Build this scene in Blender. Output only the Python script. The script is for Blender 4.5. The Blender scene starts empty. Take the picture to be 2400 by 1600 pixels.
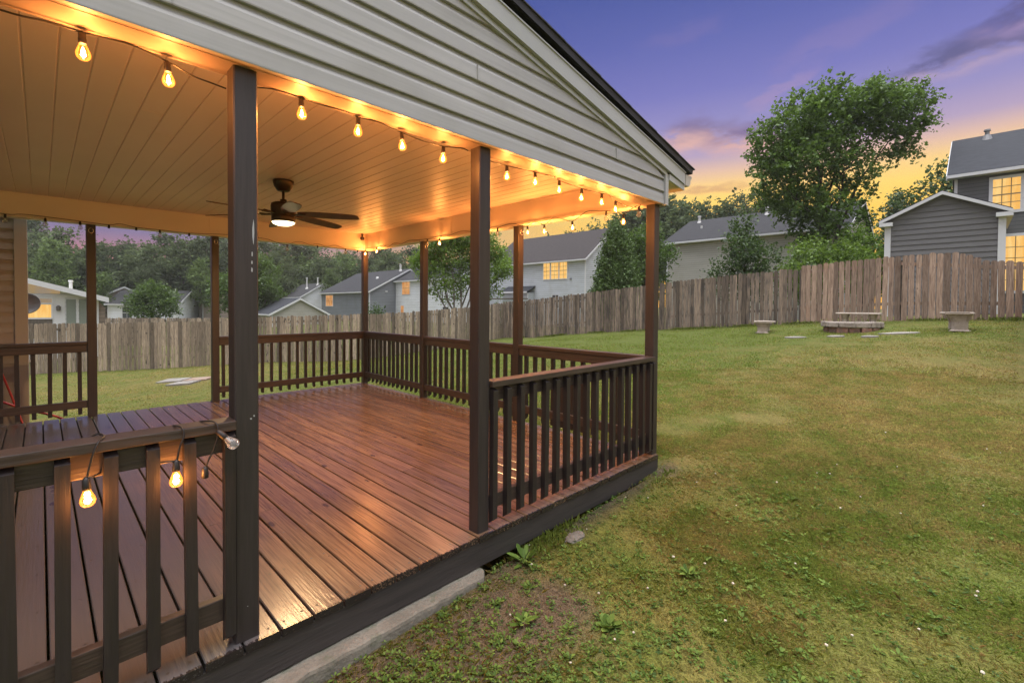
import bpy, bmesh, math, random
import numpy as np
from mathutils import Vector, Matrix, Euler

random.seed(7)
R = math.radians
SC = bpy.context.scene
COL = SC.collection
PI = math.pi

# ------------------------------------------------------------------ nodes
class NT:
    def __init__(s, tree):
        s.t = tree
        tree.nodes.clear()
    def n(s, typ, ins=None, **at):
        nd = s.t.nodes.new(typ)
        for k, v in at.items():
            setattr(nd, k, v)
        for k, v in (ins or {}).items():
            s.put(nd.inputs[k], v)
        return nd
    def put(s, sock, v):
        if hasattr(v, 'is_output'):
            s.t.links.new(v, sock)
        else:
            sock.default_value = v
    def m(s, op, a, b=0.0, c=0.0, clamp=False):
        nd = s.n('ShaderNodeMath', {0: a, 1: b, 2: c}, operation=op)
        nd.use_clamp = clamp
        return nd.outputs[0]
    def vm(s, op, a, b=(0, 0, 0)):
        nd = s.n('ShaderNodeVectorMath', {0: a, 1: b}, operation=op)
        return nd.outputs[1] if op in ('DOT_PRODUCT', 'LENGTH') else nd.outputs[0]
    def noise(s, vec, scale=5.0, detail=3.0, rough=0.55):
        return s.n('ShaderNodeTexNoise', {'Vector': vec, 'Scale': scale, 'Detail': detail, 'Roughness': rough}).outputs['Fac']
    def rng(s, v, a, b, c=0.0, d=1.0, smooth=True):
        nd = s.n('ShaderNodeMapRange', {0: v, 1: a, 2: b, 3: c, 4: d})
        nd.interpolation_type = 'SMOOTHSTEP' if smooth else 'LINEAR'
        return nd.outputs[0]
    def mix(s, f, a, b, mode='MIX'):
        nd = s.n('ShaderNodeMix', data_type='RGBA', blend_type=mode)
        s.put(nd.inputs[0], f); s.put(nd.inputs[6], a); s.put(nd.inputs[7], b)
        return nd.outputs[2]
    def ramp(s, f, stops):
        nd = s.n('ShaderNodeValToRGB', {0: f})
        el = nd.color_ramp.elements
        while len(el) < len(stops):
            el.new(0.5)
        for e, (p, c) in zip(el, stops):
            e.position = p; e.color = (c[0], c[1], c[2], 1)
        return nd.outputs[0]

def lin(r, g, b):
    f = lambda c: (c / 255 / 12.92) if c <= 10 else ((c / 255 + 0.055) / 1.055) ** 2.4
    return (f(r), f(g), f(b), 1.0)

def c4(c):
    return tuple(c) if len(c) == 4 else (c[0], c[1], c[2], 1.0)

MATS = {}
def M(name, col, rough=0.6, col2=None, ns=(8, 8, 8), lo=0.35, hi=0.65, island=0.0, bump=0.0, bs=None,
      stain=None, stain2=None, lap=None, spec=0.5, metal=0.0, rough_var=0.0, fine=None, extra=None):
    """general procedural surface: two tones by noise, per-piece tone, stains, bump, lap lines (world position)"""
    mt = bpy.data.materials.new(name); mt.use_nodes = True
    t = NT(mt.node_tree)
    geo = t.n('ShaderNodeNewGeometry')
    pos = geo.outputs['Position']
    c = c4(col)
    def nz(sc, det=4.0, off=0.0):
        v = t.vm('MULTIPLY', pos, sc)
        if island or off:
            k = t.m('MULTIPLY', geo.outputs['Random Per Island'], 37.0)
            v = t.vm('ADD', v, t.n('ShaderNodeCombineXYZ', {0: k, 1: t.m('ADD', k, off), 2: off}).outputs[0])
        return t.noise(v, 1.0, det)
    if col2 is not None:
        c = t.mix(t.rng(nz(ns), lo, hi), c4(col), c4(col2))
    if fine:
        c = t.mix(t.m('MULTIPLY', t.rng(nz(fine[0], 5.0, 3.3), 0.4, 0.7), fine[2]), c, c4(fine[1]))
    for st in (stain, stain2):
        if st:
            c = t.mix(t.m('MULTIPLY', t.rng(nz(st[0], 5.0, 7.7), st[2], st[3]), st[4]), c, c4(st[1]))
    if island:
        hs = t.n('ShaderNodeHueSaturation', {'Color': c, 'Value': t.rng(geo.outputs['Random Per Island'], 0, 1, 1 - island, 1 + island, False)})
        c = hs.outputs[0]
    h = None
    if bump:
        h = t.m('MULTIPLY', nz(bs or ns, 6.0, 1.7), bump)
    if lap:
        z = t.n('ShaderNodeSeparateXYZ', {0: pos}).outputs[2]
        fr = t.m('FRACT', t.m('DIVIDE', t.m('SUBTRACT', z, lap[1]), lap[0]))
        line = t.rng(fr, 0.0, lap[2], 1.0, 0.0)
        c = t.mix(t.m('MULTIPLY', line, lap[3]), c, (c4(col)[0] * .25, c4(col)[1] * .25, c4(col)[2] * .25, 1))
    if extra:
        c = extra(t, geo, c)
    b = t.n('ShaderNodeBsdfPrincipled', {'Base Color': c, 'Metallic': metal, 'Specular IOR Level': spec})
    if rough_var:
        t.put(b.inputs['Roughness'], t.m('ADD', rough - rough_var, t.m('MULTIPLY', nz((3, 3, 3), 4.0, 5.1), 2 * rough_var)))
    else:
        b.inputs['Roughness'].default_value = rough
    if h is not None:
        t.put(b.inputs['Normal'], t.n('ShaderNodeBump', {'Height': h, 'Strength': 0.6, 'Distance': 1.0}).outputs[0])
    t.t.links.new(b.outputs[0], t.n('ShaderNodeOutputMaterial').inputs[0])
    MATS[name] = mt
    return mt

def leafmat(name, col, col2, trans=0.35, var=0.35, clump=1.2, gloss=.03):
    mt = bpy.data.materials.new(name); mt.use_nodes = True
    t = NT(mt.node_tree); geo = t.n('ShaderNodeNewGeometry')
    oi = t.n('ShaderNodeObjectInfo')
    r = geo.outputs['Random Per Island']
    big = t.noise(geo.outputs['Position'], clump, 2.0)
    c = t.mix(t.rng(t.m('ADD', t.m('MULTIPLY', r, 0.5), t.m('MULTIPLY', big, 0.7)), 0.3, 0.85), c4(col), c4(col2))
    c = t.n('ShaderNodeHueSaturation', {'Color': c, 'Value': t.m('MULTIPLY', t.rng(r, 0, 1, 1 - var, 1 + var, False), t.rng(oi.outputs['Random'], 0, 1, .85, 1.15, False))}).outputs[0]
    d = t.n('ShaderNodeBsdfDiffuse', {0: c}); g = t.n('ShaderNodeBsdfGlossy', {0: (1, 1, 1, 1), 1: 0.45})
    tr = t.n('ShaderNodeBsdfTranslucent', {0: t.mix(0.5, c, (c4(col2)[0] * 1.6, c4(col2)[1] * 1.5, c4(col2)[2], 1))})
    m1 = t.n('ShaderNodeMixShader', {0: trans}); t.t.links.new(d.outputs[0], m1.inputs[1]); t.t.links.new(tr.outputs[0], m1.inputs[2])
    m2 = t.n('ShaderNodeMixShader', {0: gloss if not any(k in name for k in ('wood', 'pine', 'weed', 'clover')) else .005}); t.t.links.new(m1.outputs[0], m2.inputs[1]); t.t.links.new(g.outputs[0], m2.inputs[2])
    t.t.links.new(m2.outputs[0], t.n('ShaderNodeOutputMaterial').inputs[0])
    MATS[name] = mt
    return mt

def emat(name, col, strength, base=None, grid=None):
    """something that gives off light: lamp, filament, lit window (optionally uneven, as curtains are)"""
    mt = bpy.data.materials.new(name); mt.use_nodes = True
    t = NT(mt.node_tree)
    c = c4(col)
    if grid:
        geo = t.n('ShaderNodeNewGeometry')
        f = t.noise(t.vm('MULTIPLY', geo.outputs['Position'], grid[0]), 1.0, 3.0)
        c = t.mix(t.rng(f, 0.35, 0.68), c4(col), c4(grid[1]))
    e = t.n('ShaderNodeEmission', {0: c, 1: strength})
    t.t.links.new(e.outputs[0], t.n('ShaderNodeOutputMaterial').inputs[0])
    mt.cycles.emission_sampling = 'NONE'
    MATS[name] = mt
    return mt

def glassmat(name, tint, glow=None, body=0.0):
    mt = bpy.data.materials.new(name); mt.use_nodes = True
    t = NT(mt.node_tree)
    tr = t.n('ShaderNodeBsdfTransparent', {0: c4(tint)})
    gl = t.n('ShaderNodeBsdfGlossy', {0: (1, 1, 1, 1), 1: 0.08})
    lw = t.n('ShaderNodeLayerWeight', {0: 0.35})
    mx = t.n('ShaderNodeMixShader', {0: t.m('MULTIPLY', lw.outputs['Fresnel'], 0.8)})
    t.t.links.new(tr.outputs[0], mx.inputs[1]); t.t.links.new(gl.outputs[0], mx.inputs[2])
    out = mx.outputs[0]
    if body:
        df = t.n('ShaderNodeBsdfDiffuse', {0: (.8, .8, .8, 1)})
        m3 = t.n('ShaderNodeMixShader', {0: body}); t.t.links.new(out, m3.inputs[1]); t.t.links.new(df.outputs[0], m3.inputs[2]); out = m3.outputs[0]
    if glow:
        em = t.n('ShaderNodeEmission', {0: c4(glow[0]), 1: t.m('ADD', glow[1], t.m('MULTIPLY', lw.outputs['Facing'], glow[2]))})
        ad = t.n('ShaderNodeAddShader'); t.t.links.new(out, ad.inputs[0]); t.t.links.new(em.outputs[0], ad.inputs[1]); out = ad.outputs[0]
    t.t.links.new(out, t.n('ShaderNodeOutputMaterial').inputs[0])
    mt.cycles.emission_sampling = 'NONE'
    MATS[name] = mt
    return mt

# ------------------------------------------------------------------ mesh builder
class MB:
    def __init__(s):
        s.v = []; s.f = []; s.k = []
    def add(s, vs, fs, k=0):
        o = len(s.v); s.v += [tuple(p) for p in vs]
        s.f += [tuple(o + i for i in f) for f in fs]; s.k += [k] * len(fs)
        return s
    def box(s, x0, x1, y0, y1, z0, z1, k=0):
        return s.add([(x0, y0, z0), (x1, y0, z0), (x1, y1, z0), (x0, y1, z0), (x0, y0, z1), (x1, y0, z1), (x1, y1, z1), (x0, y1, z1)],
                     [(0, 3, 2, 1), (4, 5, 6, 7), (0, 1, 5, 4), (1, 2, 6, 5), (2, 3, 7, 6), (3, 0, 4, 7)], k)
    def cbox(s, x0, x1, y0, y1, z0, z1, c=.004, k=0):
        """box with its long vertical edges eased"""
        pr = [(x0 + c, y0), (x1 - c, y0), (x1, y0 + c), (x1, y1 - c), (x1 - c, y1), (x0 + c, y1), (x0, y1 - c), (x0, y0 + c)]
        return s.prism([(a, b, z0) for a, b in pr], (0, 0, z1 - z0), k)
    def prism(s, poly, d, k=0):
        """closed polygon pushed along d"""
        n = len(poly); d = Vector(d)
        a = [Vector(p) for p in poly]
        nrm = Vector((0, 0, 0))
        for i in range(n):
            nrm += (a[i]).cross(a[(i + 1) % n])
        if nrm.dot(d) > 0:
            bot = tuple(reversed(range(n))); top = tuple(range(n, 2 * n))
            sd = [(i, (i + 1) % n, n + (i + 1) % n, n + i) for i in range(n)]
        else:
            bot = tuple(range(n)); top = tuple(reversed(range(n, 2 * n)))
            sd = [(n + i, n + (i + 1) % n, (i + 1) % n, i) for i in range(n)]
        return s.add(a + [p + d for p in a], [bot, top] + sd, k)
    def tube(s, pts, r, n=6, k=0, cap=True):
        pts = [Vector(p) for p in pts]; m = len(pts)
        rs = r if isinstance(r, (list, tuple)) else [r] * m
        vs = []; ref = None
        for i, p in enumerate(pts):
            d = (pts[min(i + 1, m - 1)] - pts[max(i - 1, 0)])
            d = d.normalized() if d.length > 1e-9 else Vector((0, 0, 1))
            if ref is None:
                ref = d.cross(Vector((0.31, 0.87, 0.4)))
                if ref.length < .1: ref = d.cross(Vector((1, 0, 0)))
            e1 = (ref - d * ref.dot(d)).normalized(); ref = e1; e2 = d.cross(e1)
            for j in range(n):
                a = 2 * PI * j / n
                vs.append(p + (e1 * math.cos(a) + e2 * math.sin(a)) * rs[i])
        fs = [(i * n + j, i * n + (j + 1) % n, (i + 1) * n + (j + 1) % n, (i + 1) * n + j) for i in range(m - 1) for j in range(n)]
        if cap:
            fs += [tuple(reversed(range(n))), tuple(range((m - 1) * n, m * n))]
        return s.add(vs, fs, k)
    def lathe(s, prof, c=(0, 0, 0), n=20, k=0, axis=None):
        """profile [(r, z)] turned round z (or round axis)"""
        q = Vector((0, 0, 1)).rotation_difference(Vector(axis)) if axis is not None else None
        vs = []
        for r, z in prof:
            for j in range(n):
                p = Vector((r * math.cos(2 * PI * j / n), r * math.sin(2 * PI * j / n), z))
                if q: p = q @ p
                vs.append(p + Vector(c))
        m = len(prof)
        fs = [(i * n + j, i * n + (j + 1) % n, (i + 1) * n + (j + 1) % n, (i + 1) * n + j) for i in range(m - 1) for j in range(n)]
        fs += [tuple(reversed(range(n))), tuple(range((m - 1) * n, m * n))]
        return s.add(vs, fs, k)
    def ico(s, c, r, sub=2, jit=0.0, sc=(1, 1, 1), k=0, seed=0):
        b = bmesh.new(); bmesh.ops.create_icosphere(b, subdivisions=sub, radius=1)
        rn = random.Random(seed)
        vs = []
        for v in b.verts:
            f = 1 + jit * (rn.random() - .5) * 2
            vs.append((c[0] + v.co.x * r * sc[0] * f, c[1] + v.co.y * r * sc[1] * f, c[2] + v.co.z * r * sc[2] * f))
        fs = [tuple(v.index for v in f.verts) for f in b.faces]; b.free()
        return s.add(vs, fs, k)
    def build(s, name, mats, parent=None, origin=None, local=False, smooth=False, bevel=0.0):
        me = bpy.data.meshes.new(name)
        o = Vector((0, 0, 0))
        if not local:
            if origin is not None: o = Vector(origin)
            elif parent is not None:
                p = parent
                while p is not None:
                    o = o + p.location; p = p.parent
        me.from_pydata([(a - o.x, b - o.y, c - o.z) for a, b, c in s.v], [], s.f)
        if not isinstance(mats, (list, tuple)): mats = [mats]
        for m_ in mats: me.materials.append(m_)
        if len(mats) > 1: me.polygons.foreach_set('material_index', s.k)
        if smooth: me.polygons.foreach_set('use_smooth', [True] * len(s.f))
        me.update()
        ob = bpy.data.objects.new(name, me); COL.objects.link(ob)
        if parent is not None: ob.parent = parent
        elif origin is not None: ob.location = origin
        if bevel:
            bv = ob.modifiers.new('edge', 'BEVEL'); bv.width = bevel; bv.segments = 2; bv.limit_method = 'ANGLE'
        return ob

def np_mesh(name, V, nper, mats, mat_index=None, colors=None, smooth=False):
    """big mesh of separate n-gons: V (count*nper, 3)"""
    me = bpy.data.meshes.new(name)
    n = len(V); nf = n // nper
    me.vertices.add(n); me.vertices.foreach_set('co', np.asarray(V, np.float32).ravel())
    me.loops.add(n); me.loops.foreach_set('vertex_index', np.arange(n, dtype=np.int32))
    me.polygons.add(nf); me.polygons.foreach_set('loop_start', np.arange(0, n, nper, dtype=np.int32))
    for m_ in (mats if isinstance(mats, (list, tuple)) else [mats]): me.materials.append(m_)
    if mat_index is not None: me.polygons.foreach_set('material_index', np.asarray(mat_index, np.int32))
    if colors is not None:
        ca = me.color_attributes.new('tone', 'FLOAT_COLOR', 'POINT'); ca.data.foreach_set('color', np.asarray(colors, np.float32).ravel())
    me.update(calc_edges=True); me.validate()
    return me

def link(name, me, parent=None, loc=(0, 0, 0), rz=0.0):
    o = bpy.data.objects.new(name, me); COL.objects.link(o)
    o.location = loc; o.rotation_euler = (0, 0, rz)
    if parent is not None: o.parent = parent
    return o

def tag(o, label, cat, group=None):
    o['label'] = label; o['category'] = cat
    if group: o['group'] = group
    return o
def thing(name, label, cat, loc=(0, 0, 0), rz=0.0, group=None):
    o = bpy.data.objects.new(name, None); COL.objects.link(o)
    o.location = loc; o.rotation_euler = (0, 0, rz); o.empty_display_size = .2
    return tag(o, label, cat, group)
def kind(o, k): o['kind'] = k; return o
def clone(o, loc=None, rz=None, label=None, sc=None):
    c = o.copy(); COL.objects.link(c)
    if loc is not None: c.location = loc
    if rz is not None: c.rotation_euler = (0, 0, rz)
    if sc is not None: c.scale = sc if isinstance(sc, tuple) else (sc, sc, sc)
    if label: c['label'] = label
    for ch in list(o.children):
        d = ch.copy(); COL.objects.link(d); d.parent = c
        for g in list(ch.children):
            e = g.copy(); COL.objects.link(e); e.parent = d
    return c

# ------------------------------------------------------------------ terrain
CT = np.array([(-6,27,-1.25),(-.3,24.6,-1.24),(1.5,23.6,-1.23),(3.4,22.6,-1.2),(4.9,22.1,-1.17),(6.2,20.4,-.99),(8.7,18,-.88),(9.5,17.4,-.85),(13,17,-.6),(16.5,16.8,-.33),(17,16,-.25),(17.3,11.8,.17),(17.1,9.3,.38),(17.3,7.8,.55),(17.3,4,.82),(17.1,1.7,1.0),(17,.6,1.04),(17,-.9,1.05),
(4.05,2,-.192),(2.7,2,-.188),(1.9,2,-.200),(0,1.9,-.215),(0,0,-.3),(-3,2,-.35),(1,8,-.68),(4.2,8,-.62),(4.2,5,-.42),(-1,8.3,-.75),(8,2,.1),(12,2,.52),(8,-2,.16),(2,-1,-.25),(12,-3,.6),(17,-6,1.15),(8,8,-.15),(12,8,.22),(3,15,-.95),(8,13,-.5),(-5,15,-.9)])
_A = np.c_[np.ones(len(CT)), CT[:, :2]]; _PL = np.linalg.lstsq(_A, CT[:, 2], rcond=None)[0]; _RS = CT[:, 2] - _A @ _PL
def tz(x, y):
    x = np.clip(np.asarray(x, float), -8, 19); y = np.clip(np.asarray(y, float), -8, 28)
    sh = x.shape; x = x.ravel(); y = y.ravel(); out = np.empty(len(x))
    for i in range(0, len(x), 40000):
        a, b = x[i:i + 40000], y[i:i + 40000]
        d2 = (a[:, None] - CT[:, 0]) ** 2 + (b[:, None] - CT[:, 1]) ** 2
        w = np.exp(-d2 / (2 * 1.6 ** 2)) + .02 / (1 + d2) ** 1.5
        out[i:i + 40000] = _PL[0] + _PL[1] * a + _PL[2] * b + (w * _RS).sum(-1) / w.sum(-1)
    return out.reshape(sh)
def gz(x, y): return float(tz(np.array([x]), np.array([y]))[0])

def vnoise(x, y, s, seed=0):
    """smooth value noise in 0..1"""
    rs = np.random.RandomState(seed); T = rs.rand(256, 256)
    u = np.asarray(x) * s + 1000; v = np.asarray(y) * s + 1000
    i = np.floor(u).astype(int); j = np.floor(v).astype(int); f = u - i; g = v - j
    f = f * f * (3 - 2 * f); g = g * g * (3 - 2 * g)
    a = T[i % 256, j % 256]; b = T[(i + 1) % 256, j % 256]; c = T[i % 256, (j + 1) % 256]; d = T[(i + 1) % 256, (j + 1) % 256]
    return (a * (1 - f) + b * f) * (1 - g) + (c * (1 - f) + d * f) * g

def dryness(x, y):
    """0 lush green .. 1 straw coloured turf"""
    n = .16 * vnoise(x, y, .45, 1) + .26 * vnoise(x, y, 1.6, 2) + .58 * vnoise(x, y, 7.0, 3)
    mid = np.exp(-(((x - 9.0) / 4.6) ** 2 + ((y - .6) / 2.8) ** 2)) * .62
    back = np.exp(-(((x - 4.0) / 6) ** 2 + ((y - 18) / 5) ** 2)) * .30
    lush = np.exp(-((x - 14.0) / 3.0) ** 2) * np.clip((y - 2.0) / 4, 0, 1) * .5
    return np.clip((n - .5) * 1.15 + .10 + mid * .72 + back - lush, 0, 1)
def bareness(x, y):
    """1 where the soil shows, beside the porch"""
    n = .55 * vnoise(x, y, 2.3, 5) + .45 * vnoise(x, y, 6.0, 6)
    d = np.exp(-(((x - 1.25) / 1.1) ** 2 + ((y - 1.6) / .42) ** 2))
    e = np.exp(-((y - 1.95) / .18) ** 2) * (x < 4.3) * (x > -2) * .6
    return np.clip((np.maximum(d, e) * 1.35 + n - 1.02) * 3.2, 0, 1)
# ------------------------------------------------------------------ camera, sky, sun
H = 1.37
cam_d = bpy.data.cameras.new('camera'); cam = bpy.data.objects.new('camera', cam_d); COL.objects.link(cam)
pitch, yaw, roll = .0191, .7893, .0061
fw = Vector((math.cos(yaw) * math.cos(pitch), math.sin(yaw) * math.cos(pitch), -math.sin(pitch)))
rt = Vector((math.sin(yaw), -math.cos(yaw), 0)); up = rt.cross(fw)
rt2 = rt * math.cos(roll) + up * math.sin(roll); up2 = up * math.cos(roll) - rt * math.sin(roll)
mw = Matrix((rt2, up2, -fw)).transposed().to_4x4(); mw.translation = (0, 0, H)
cam.matrix_world = mw
cam_d.sensor_width = 36.0; cam_d.lens = 1070.28 / 2352 * 36
cam_d.shift_x = 21.69 / 2352; cam_d.shift_y = -61.24 / 2352
cam_d.clip_start = .05; cam_d.clip_end = 3000
SC.camera = cam
SC.view_settings.view_transform = 'Standard'; SC.view_settings.look = 'None'
SC.view_settings.exposure = 0.0; SC.view_settings.gamma = 1.0
cy = SC.cycles
cy.use_denoising = True; cy.sample_clamp_indirect = 4.0; cy.max_bounces = 8; cy.diffuse_bounces = 3
cy.glossy_bounces = 3; cy.transparent_max_bounces = 16; cy.transmission_bounces = 4
cy.caustics_reflective = False; cy.caustics_refractive = False

SUN_AZ = yaw - R(23.0)         # where the afterglow is (world angle from +X)
SUN_EL = 4.0
W = bpy.data.worlds.new('World'); SC.world = W; W.use_nodes = True
def build_sky():
    t = NT(W.node_tree)
    d = t.n('ShaderNodeTexCoord').outputs['Generated']
    d = t.vm('NORMALIZE', d)
    sp = t.n('ShaderNodeSeparateXYZ', {0: d}).outputs
    el = t.m('MULTIPLY', t.m('ARCSINE', sp[2]), 180 / PI)
    az = t.m('MULTIPLY', t.m('ARCTAN2', t.vm('DOT_PRODUCT', d, (math.sin(yaw), -math.cos(yaw), 0)), t.vm('DOT_PRODUCT', d, (math.cos(yaw), math.sin(yaw), 0))), 180 / PI)
    e01 = t.m('DIVIDE', el, 40.0, clamp=True)
    glow = t.ramp(e01, [(0, lin(255, 186, 66)), (.24, lin(255, 204, 76)), (.295, lin(253, 211, 104)), (.335, lin(245, 204, 130)), (.37, lin(222, 184, 162)),
                        (.4125, lin(174, 154, 186)), (.475, lin(144, 137, 190)), (.575, lin(113, 114, 184)), (.70, lin(87, 96, 170)), (.825, lin(64, 80, 155)), (1, lin(48, 68, 146))])
    away = t.ramp(e01, [(0, lin(200, 128, 124)), (.1125, lin(186, 124, 130)), (.1375, lin(160, 114, 136)), (.17, lin(124, 106, 146)), (.225, lin(94, 94, 150)),
                        (.35, lin(76, 86, 152)), (.7, lin(52, 72, 146)), (1, lin(44, 66, 138))])
    base = t.mix(t.rng(az, -36, 22), away, glow)
    base = t.mix(t.rng(az, 95, 150), base, away)
    # clouds: soft streaks low in the glow
    cv = t.n('ShaderNodeCombineXYZ', {0: az, 1: el, 2: 0.0}).outputs[0]
    wob = t.n('ShaderNodeTexNoise', {'Vector': t.vm('MULTIPLY', cv, (.16, .42, 1)), 'Scale': 1.0, 'Detail': 4.0, 'Roughness': .55})
    cvw = t.vm('ADD', cv, t.vm('MULTIPLY', t.vm('SUBTRACT', wob.outputs['Color'], (.5, .5, .5)), (7, 3.4, 0)))
    tex = t.noise(t.vm('MULTIPLY', cv, (.26, .60, 1)), 1.0, 5.0, .6)
    def cloud(a0, e0, wa, we, tilt, dens, dark, rim, up=.55):
        s_ = t.n('ShaderNodeSeparateXYZ', {0: t.vm('SUBTRACT', cvw, (a0, e0, 0))}).outputs
        x = t.m('DIVIDE', s_[0], wa); y = t.m('DIVIDE', t.m('SUBTRACT', s_[1], t.m('MULTIPLY', s_[0], tilt)), we)
        r = t.m('SQRT', t.m('ADD', t.m('MULTIPLY', x, x), t.m('MULTIPLY', y, y)))
        mk = t.m('MULTIPLY', t.m('MULTIPLY', t.rng(r, .35, 1.25, 1, 0), t.rng(tex, .28, .50)), dens)
        cc = t.mix(t.rng(y, -.55, up), c4(rim), c4(dark))
        return mk, cc
    c = base
    for args in ((22.4, 18.9, 4.4, 1.9, 0.0, .9, lin(122, 106, 148), lin(218, 172, 162)),
                 (27.6, 17.4, 4.2, 2.3, -.05, .9, lin(116, 98, 142), lin(222, 172, 156)),
                 (44.5, 21.0, 7.5, 1.5, .10, 1.0, lin(86, 84, 134), lin(164, 146, 184)),
                 (49.5, 23.2, 4.5, 1.0, .25, .9, lin(82, 78, 132), lin(150, 128, 172)),
                 (21.0, 28.3, 5.0, 1.4, .15, .16, lin(140, 120, 172), lin(150, 126, 172)),
                 (35.5, 25.3, 6.5, 1.7, .30, .20, lin(150, 128, 176), lin(160, 134, 176)),
                 (30.5, 21.6, 4.0, .8, .30, .25, lin(186, 150, 178), lin(190, 150, 176)),
                 (23.5, 13.0, 5.5, .55, .0, .6, lin(196, 138, 104), lin(206, 148, 104))):
        mk, cc = cloud(*args)
        c = t.mix(mk, c, cc)
    c = t.mix(1.0, t.mix(1.0, c, (1.08, 1.07, 1.06, 1), 'MULTIPLY'), (.018, .017, .016, 1), 'ADD')
    # unseen sky overhead and behind, brightened far past the visible part as added fill
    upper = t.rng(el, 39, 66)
    c = t.mix(upper, c, (SKY_FILL_UP[0], SKY_FILL_UP[1], SKY_FILL_UP[2], 1))
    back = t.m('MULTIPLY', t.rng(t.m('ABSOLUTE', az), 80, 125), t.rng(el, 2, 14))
    c = t.mix(t.m('MULTIPLY', back, t.m('SUBTRACT', 1.0, upper)), c, (SKY_FILL_BK[0], SKY_FILL_BK[1], SKY_FILL_BK[2], 1))
    c = t.mix(t.rng(el, -1.0, -6.0), c, (.05, .05, .045, 1))
    sky = t.n('ShaderNodeTexSky'); sky.sky_type = 'NISHITA'; sky.sun_disc = False
    sky.sun_elevation = R(SUN_EL); sky.sun_rotation = PI / 2 - SUN_AZ
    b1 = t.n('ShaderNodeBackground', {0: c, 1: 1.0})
    b2 = t.n('ShaderNodeBackground', {0: sky.outputs[0], 1: .001})
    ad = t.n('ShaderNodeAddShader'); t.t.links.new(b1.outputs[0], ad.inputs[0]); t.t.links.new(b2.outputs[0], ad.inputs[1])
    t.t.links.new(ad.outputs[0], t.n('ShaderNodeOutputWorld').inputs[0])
SKY_FILL_UP = (6.6, 6.55, 6.7); SKY_FILL_BK = (1.05, 1.05, 1.10)
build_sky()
sl = bpy.data.lights.new('sun', 'SUN'); so = bpy.data.objects.new('sun', sl); COL.objects.link(so)
sl.energy = .7; sl.angle = R(14); sl.color = (1, .66, .36)
so.rotation_euler = (Vector((math.cos(SUN_AZ) * math.cos(R(SUN_EL + 5)), math.sin(SUN_AZ) * math.cos(R(SUN_EL + 5)), math.sin(R(SUN_EL + 5))))).to_track_quat('Z', 'Y').to_euler()

# ------------------------------------------------------------------ materials
M('post_brown', (.033, .0265, .0270), .42, (.042, .033, .033), (40, 40, 2.2), bump=.002, bs=(90, 90, 5), fine=((120, 120, 6), (.022, .018, .017), .5), spec=.5)
M('rail_brown', (.048, .035, .029), .42, (.066, .047, .039), (3, 3, 40), bump=.003, bs=(8, 8, 90), island=.12, fine=((6, 6, 120), (.020, .015, .013), .7))
M('baluster_brown', (.020, .0160, .0168), .42, (.028, .022, .023), (50, 50, 3), bump=.003, bs=(90, 90, 5), island=.15, fine=((130, 130, 6), (.022, .017, .015), .6))
M('fascia_brown', (.030, .027, .027), .55, (.044, .038, .037), (2.5, 40, 30), bump=.004, bs=(6, 90, 80), stain=((2.6, 9, 22), (.16, .12, .09), .68, .74, .55), stain2=((22, 22, 22), (.30, .28, .25), .735, .75, .5))
def deck_extra(t, geo, c):
    pos = geo.outputs['Position']; sp = t.n('ShaderNodeSeparateXYZ', {0: pos}).outputs
    k = t.m('MULTIPLY', geo.outputs['Random Per Island'], 53.0)
    off = t.n('ShaderNodeCombineXYZ', {0: k, 1: k, 2: 0.0}).outputs[0]
    # boards greyer toward the left: the wet sky sheen painted into their colour
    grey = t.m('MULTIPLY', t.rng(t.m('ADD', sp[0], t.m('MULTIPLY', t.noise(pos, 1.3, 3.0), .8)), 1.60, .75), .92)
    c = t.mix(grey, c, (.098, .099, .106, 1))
    # knots
    vo = t.n('ShaderNodeTexVoronoi', {'Vector': t.vm('ADD', t.vm('MULTIPLY', pos, (7.0, 3.0, 1)), off), 'Scale': 1.0, 'Randomness': 1.0})
    kn = t.m('MULTIPLY', t.rng(vo.outputs['Distance'], .17, .07), t.rng(t.n('ShaderNodeSeparateColor', {0: vo.outputs['Color']}).outputs[0], .50, .54))
    c = t.mix(t.m('MULTIPLY', kn, .75), c, (.035, .02, .015, 1))
    # chipped black edge on the board ends
    ch = t.noise(t.vm('MULTIPLY', pos, (160, 40, 160)), 1.0, 4.0)
    ed = t.rng(t.m('ADD', t.m('SUBTRACT', sp[1], 2.028), t.m('MULTIPLY', ch, -.075)), -.022, -.030)
    c = t.mix(ed, c, (.022, .018, .018, 1))
    return c
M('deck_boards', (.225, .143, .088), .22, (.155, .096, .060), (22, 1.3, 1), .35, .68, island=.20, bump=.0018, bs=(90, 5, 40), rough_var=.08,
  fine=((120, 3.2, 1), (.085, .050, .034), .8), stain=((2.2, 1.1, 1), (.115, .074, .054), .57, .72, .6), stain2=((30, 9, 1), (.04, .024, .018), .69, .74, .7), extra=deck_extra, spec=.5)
M('screw_head', (.02, .017, .016), .5)
M('soffit_vinyl', (.78, .63, .575), .42, (.72, .58, .53), (1.2, .8, 1), bump=.0006, bs=(60, 25, 20), spec=.4)
M('beam_wrap_darkened', (.27, .205, .175), .45, (.245, .19, .16), (1, 1, 2), spec=.3)  # same cream wrap as the other beams, darkened to offset the near bulbs' glare
M('beam_wrap', (.74, .63, .53), .40, (.69, .585, .495), (1, 1, 2), spec=.4)
M('siding_vinyl', (.43, .425, .425), .45, (.39, .386, .386), (.7, .7, 5), bump=.0008, bs=(4, 60, 60), spec=.4, stain=((1.4, 1.4, .8), (.27, .262, .24), .50, .75, .45), fine=((1.2, 1.2, 60), (.30, .30, .29), .4))
M('white_trim', (.46, .47, .475), .4, (.42, .43, .435), (2, 2, 2))
M('gutter_metal', (.50, .46, .42), .35, spec=.5)
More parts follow.
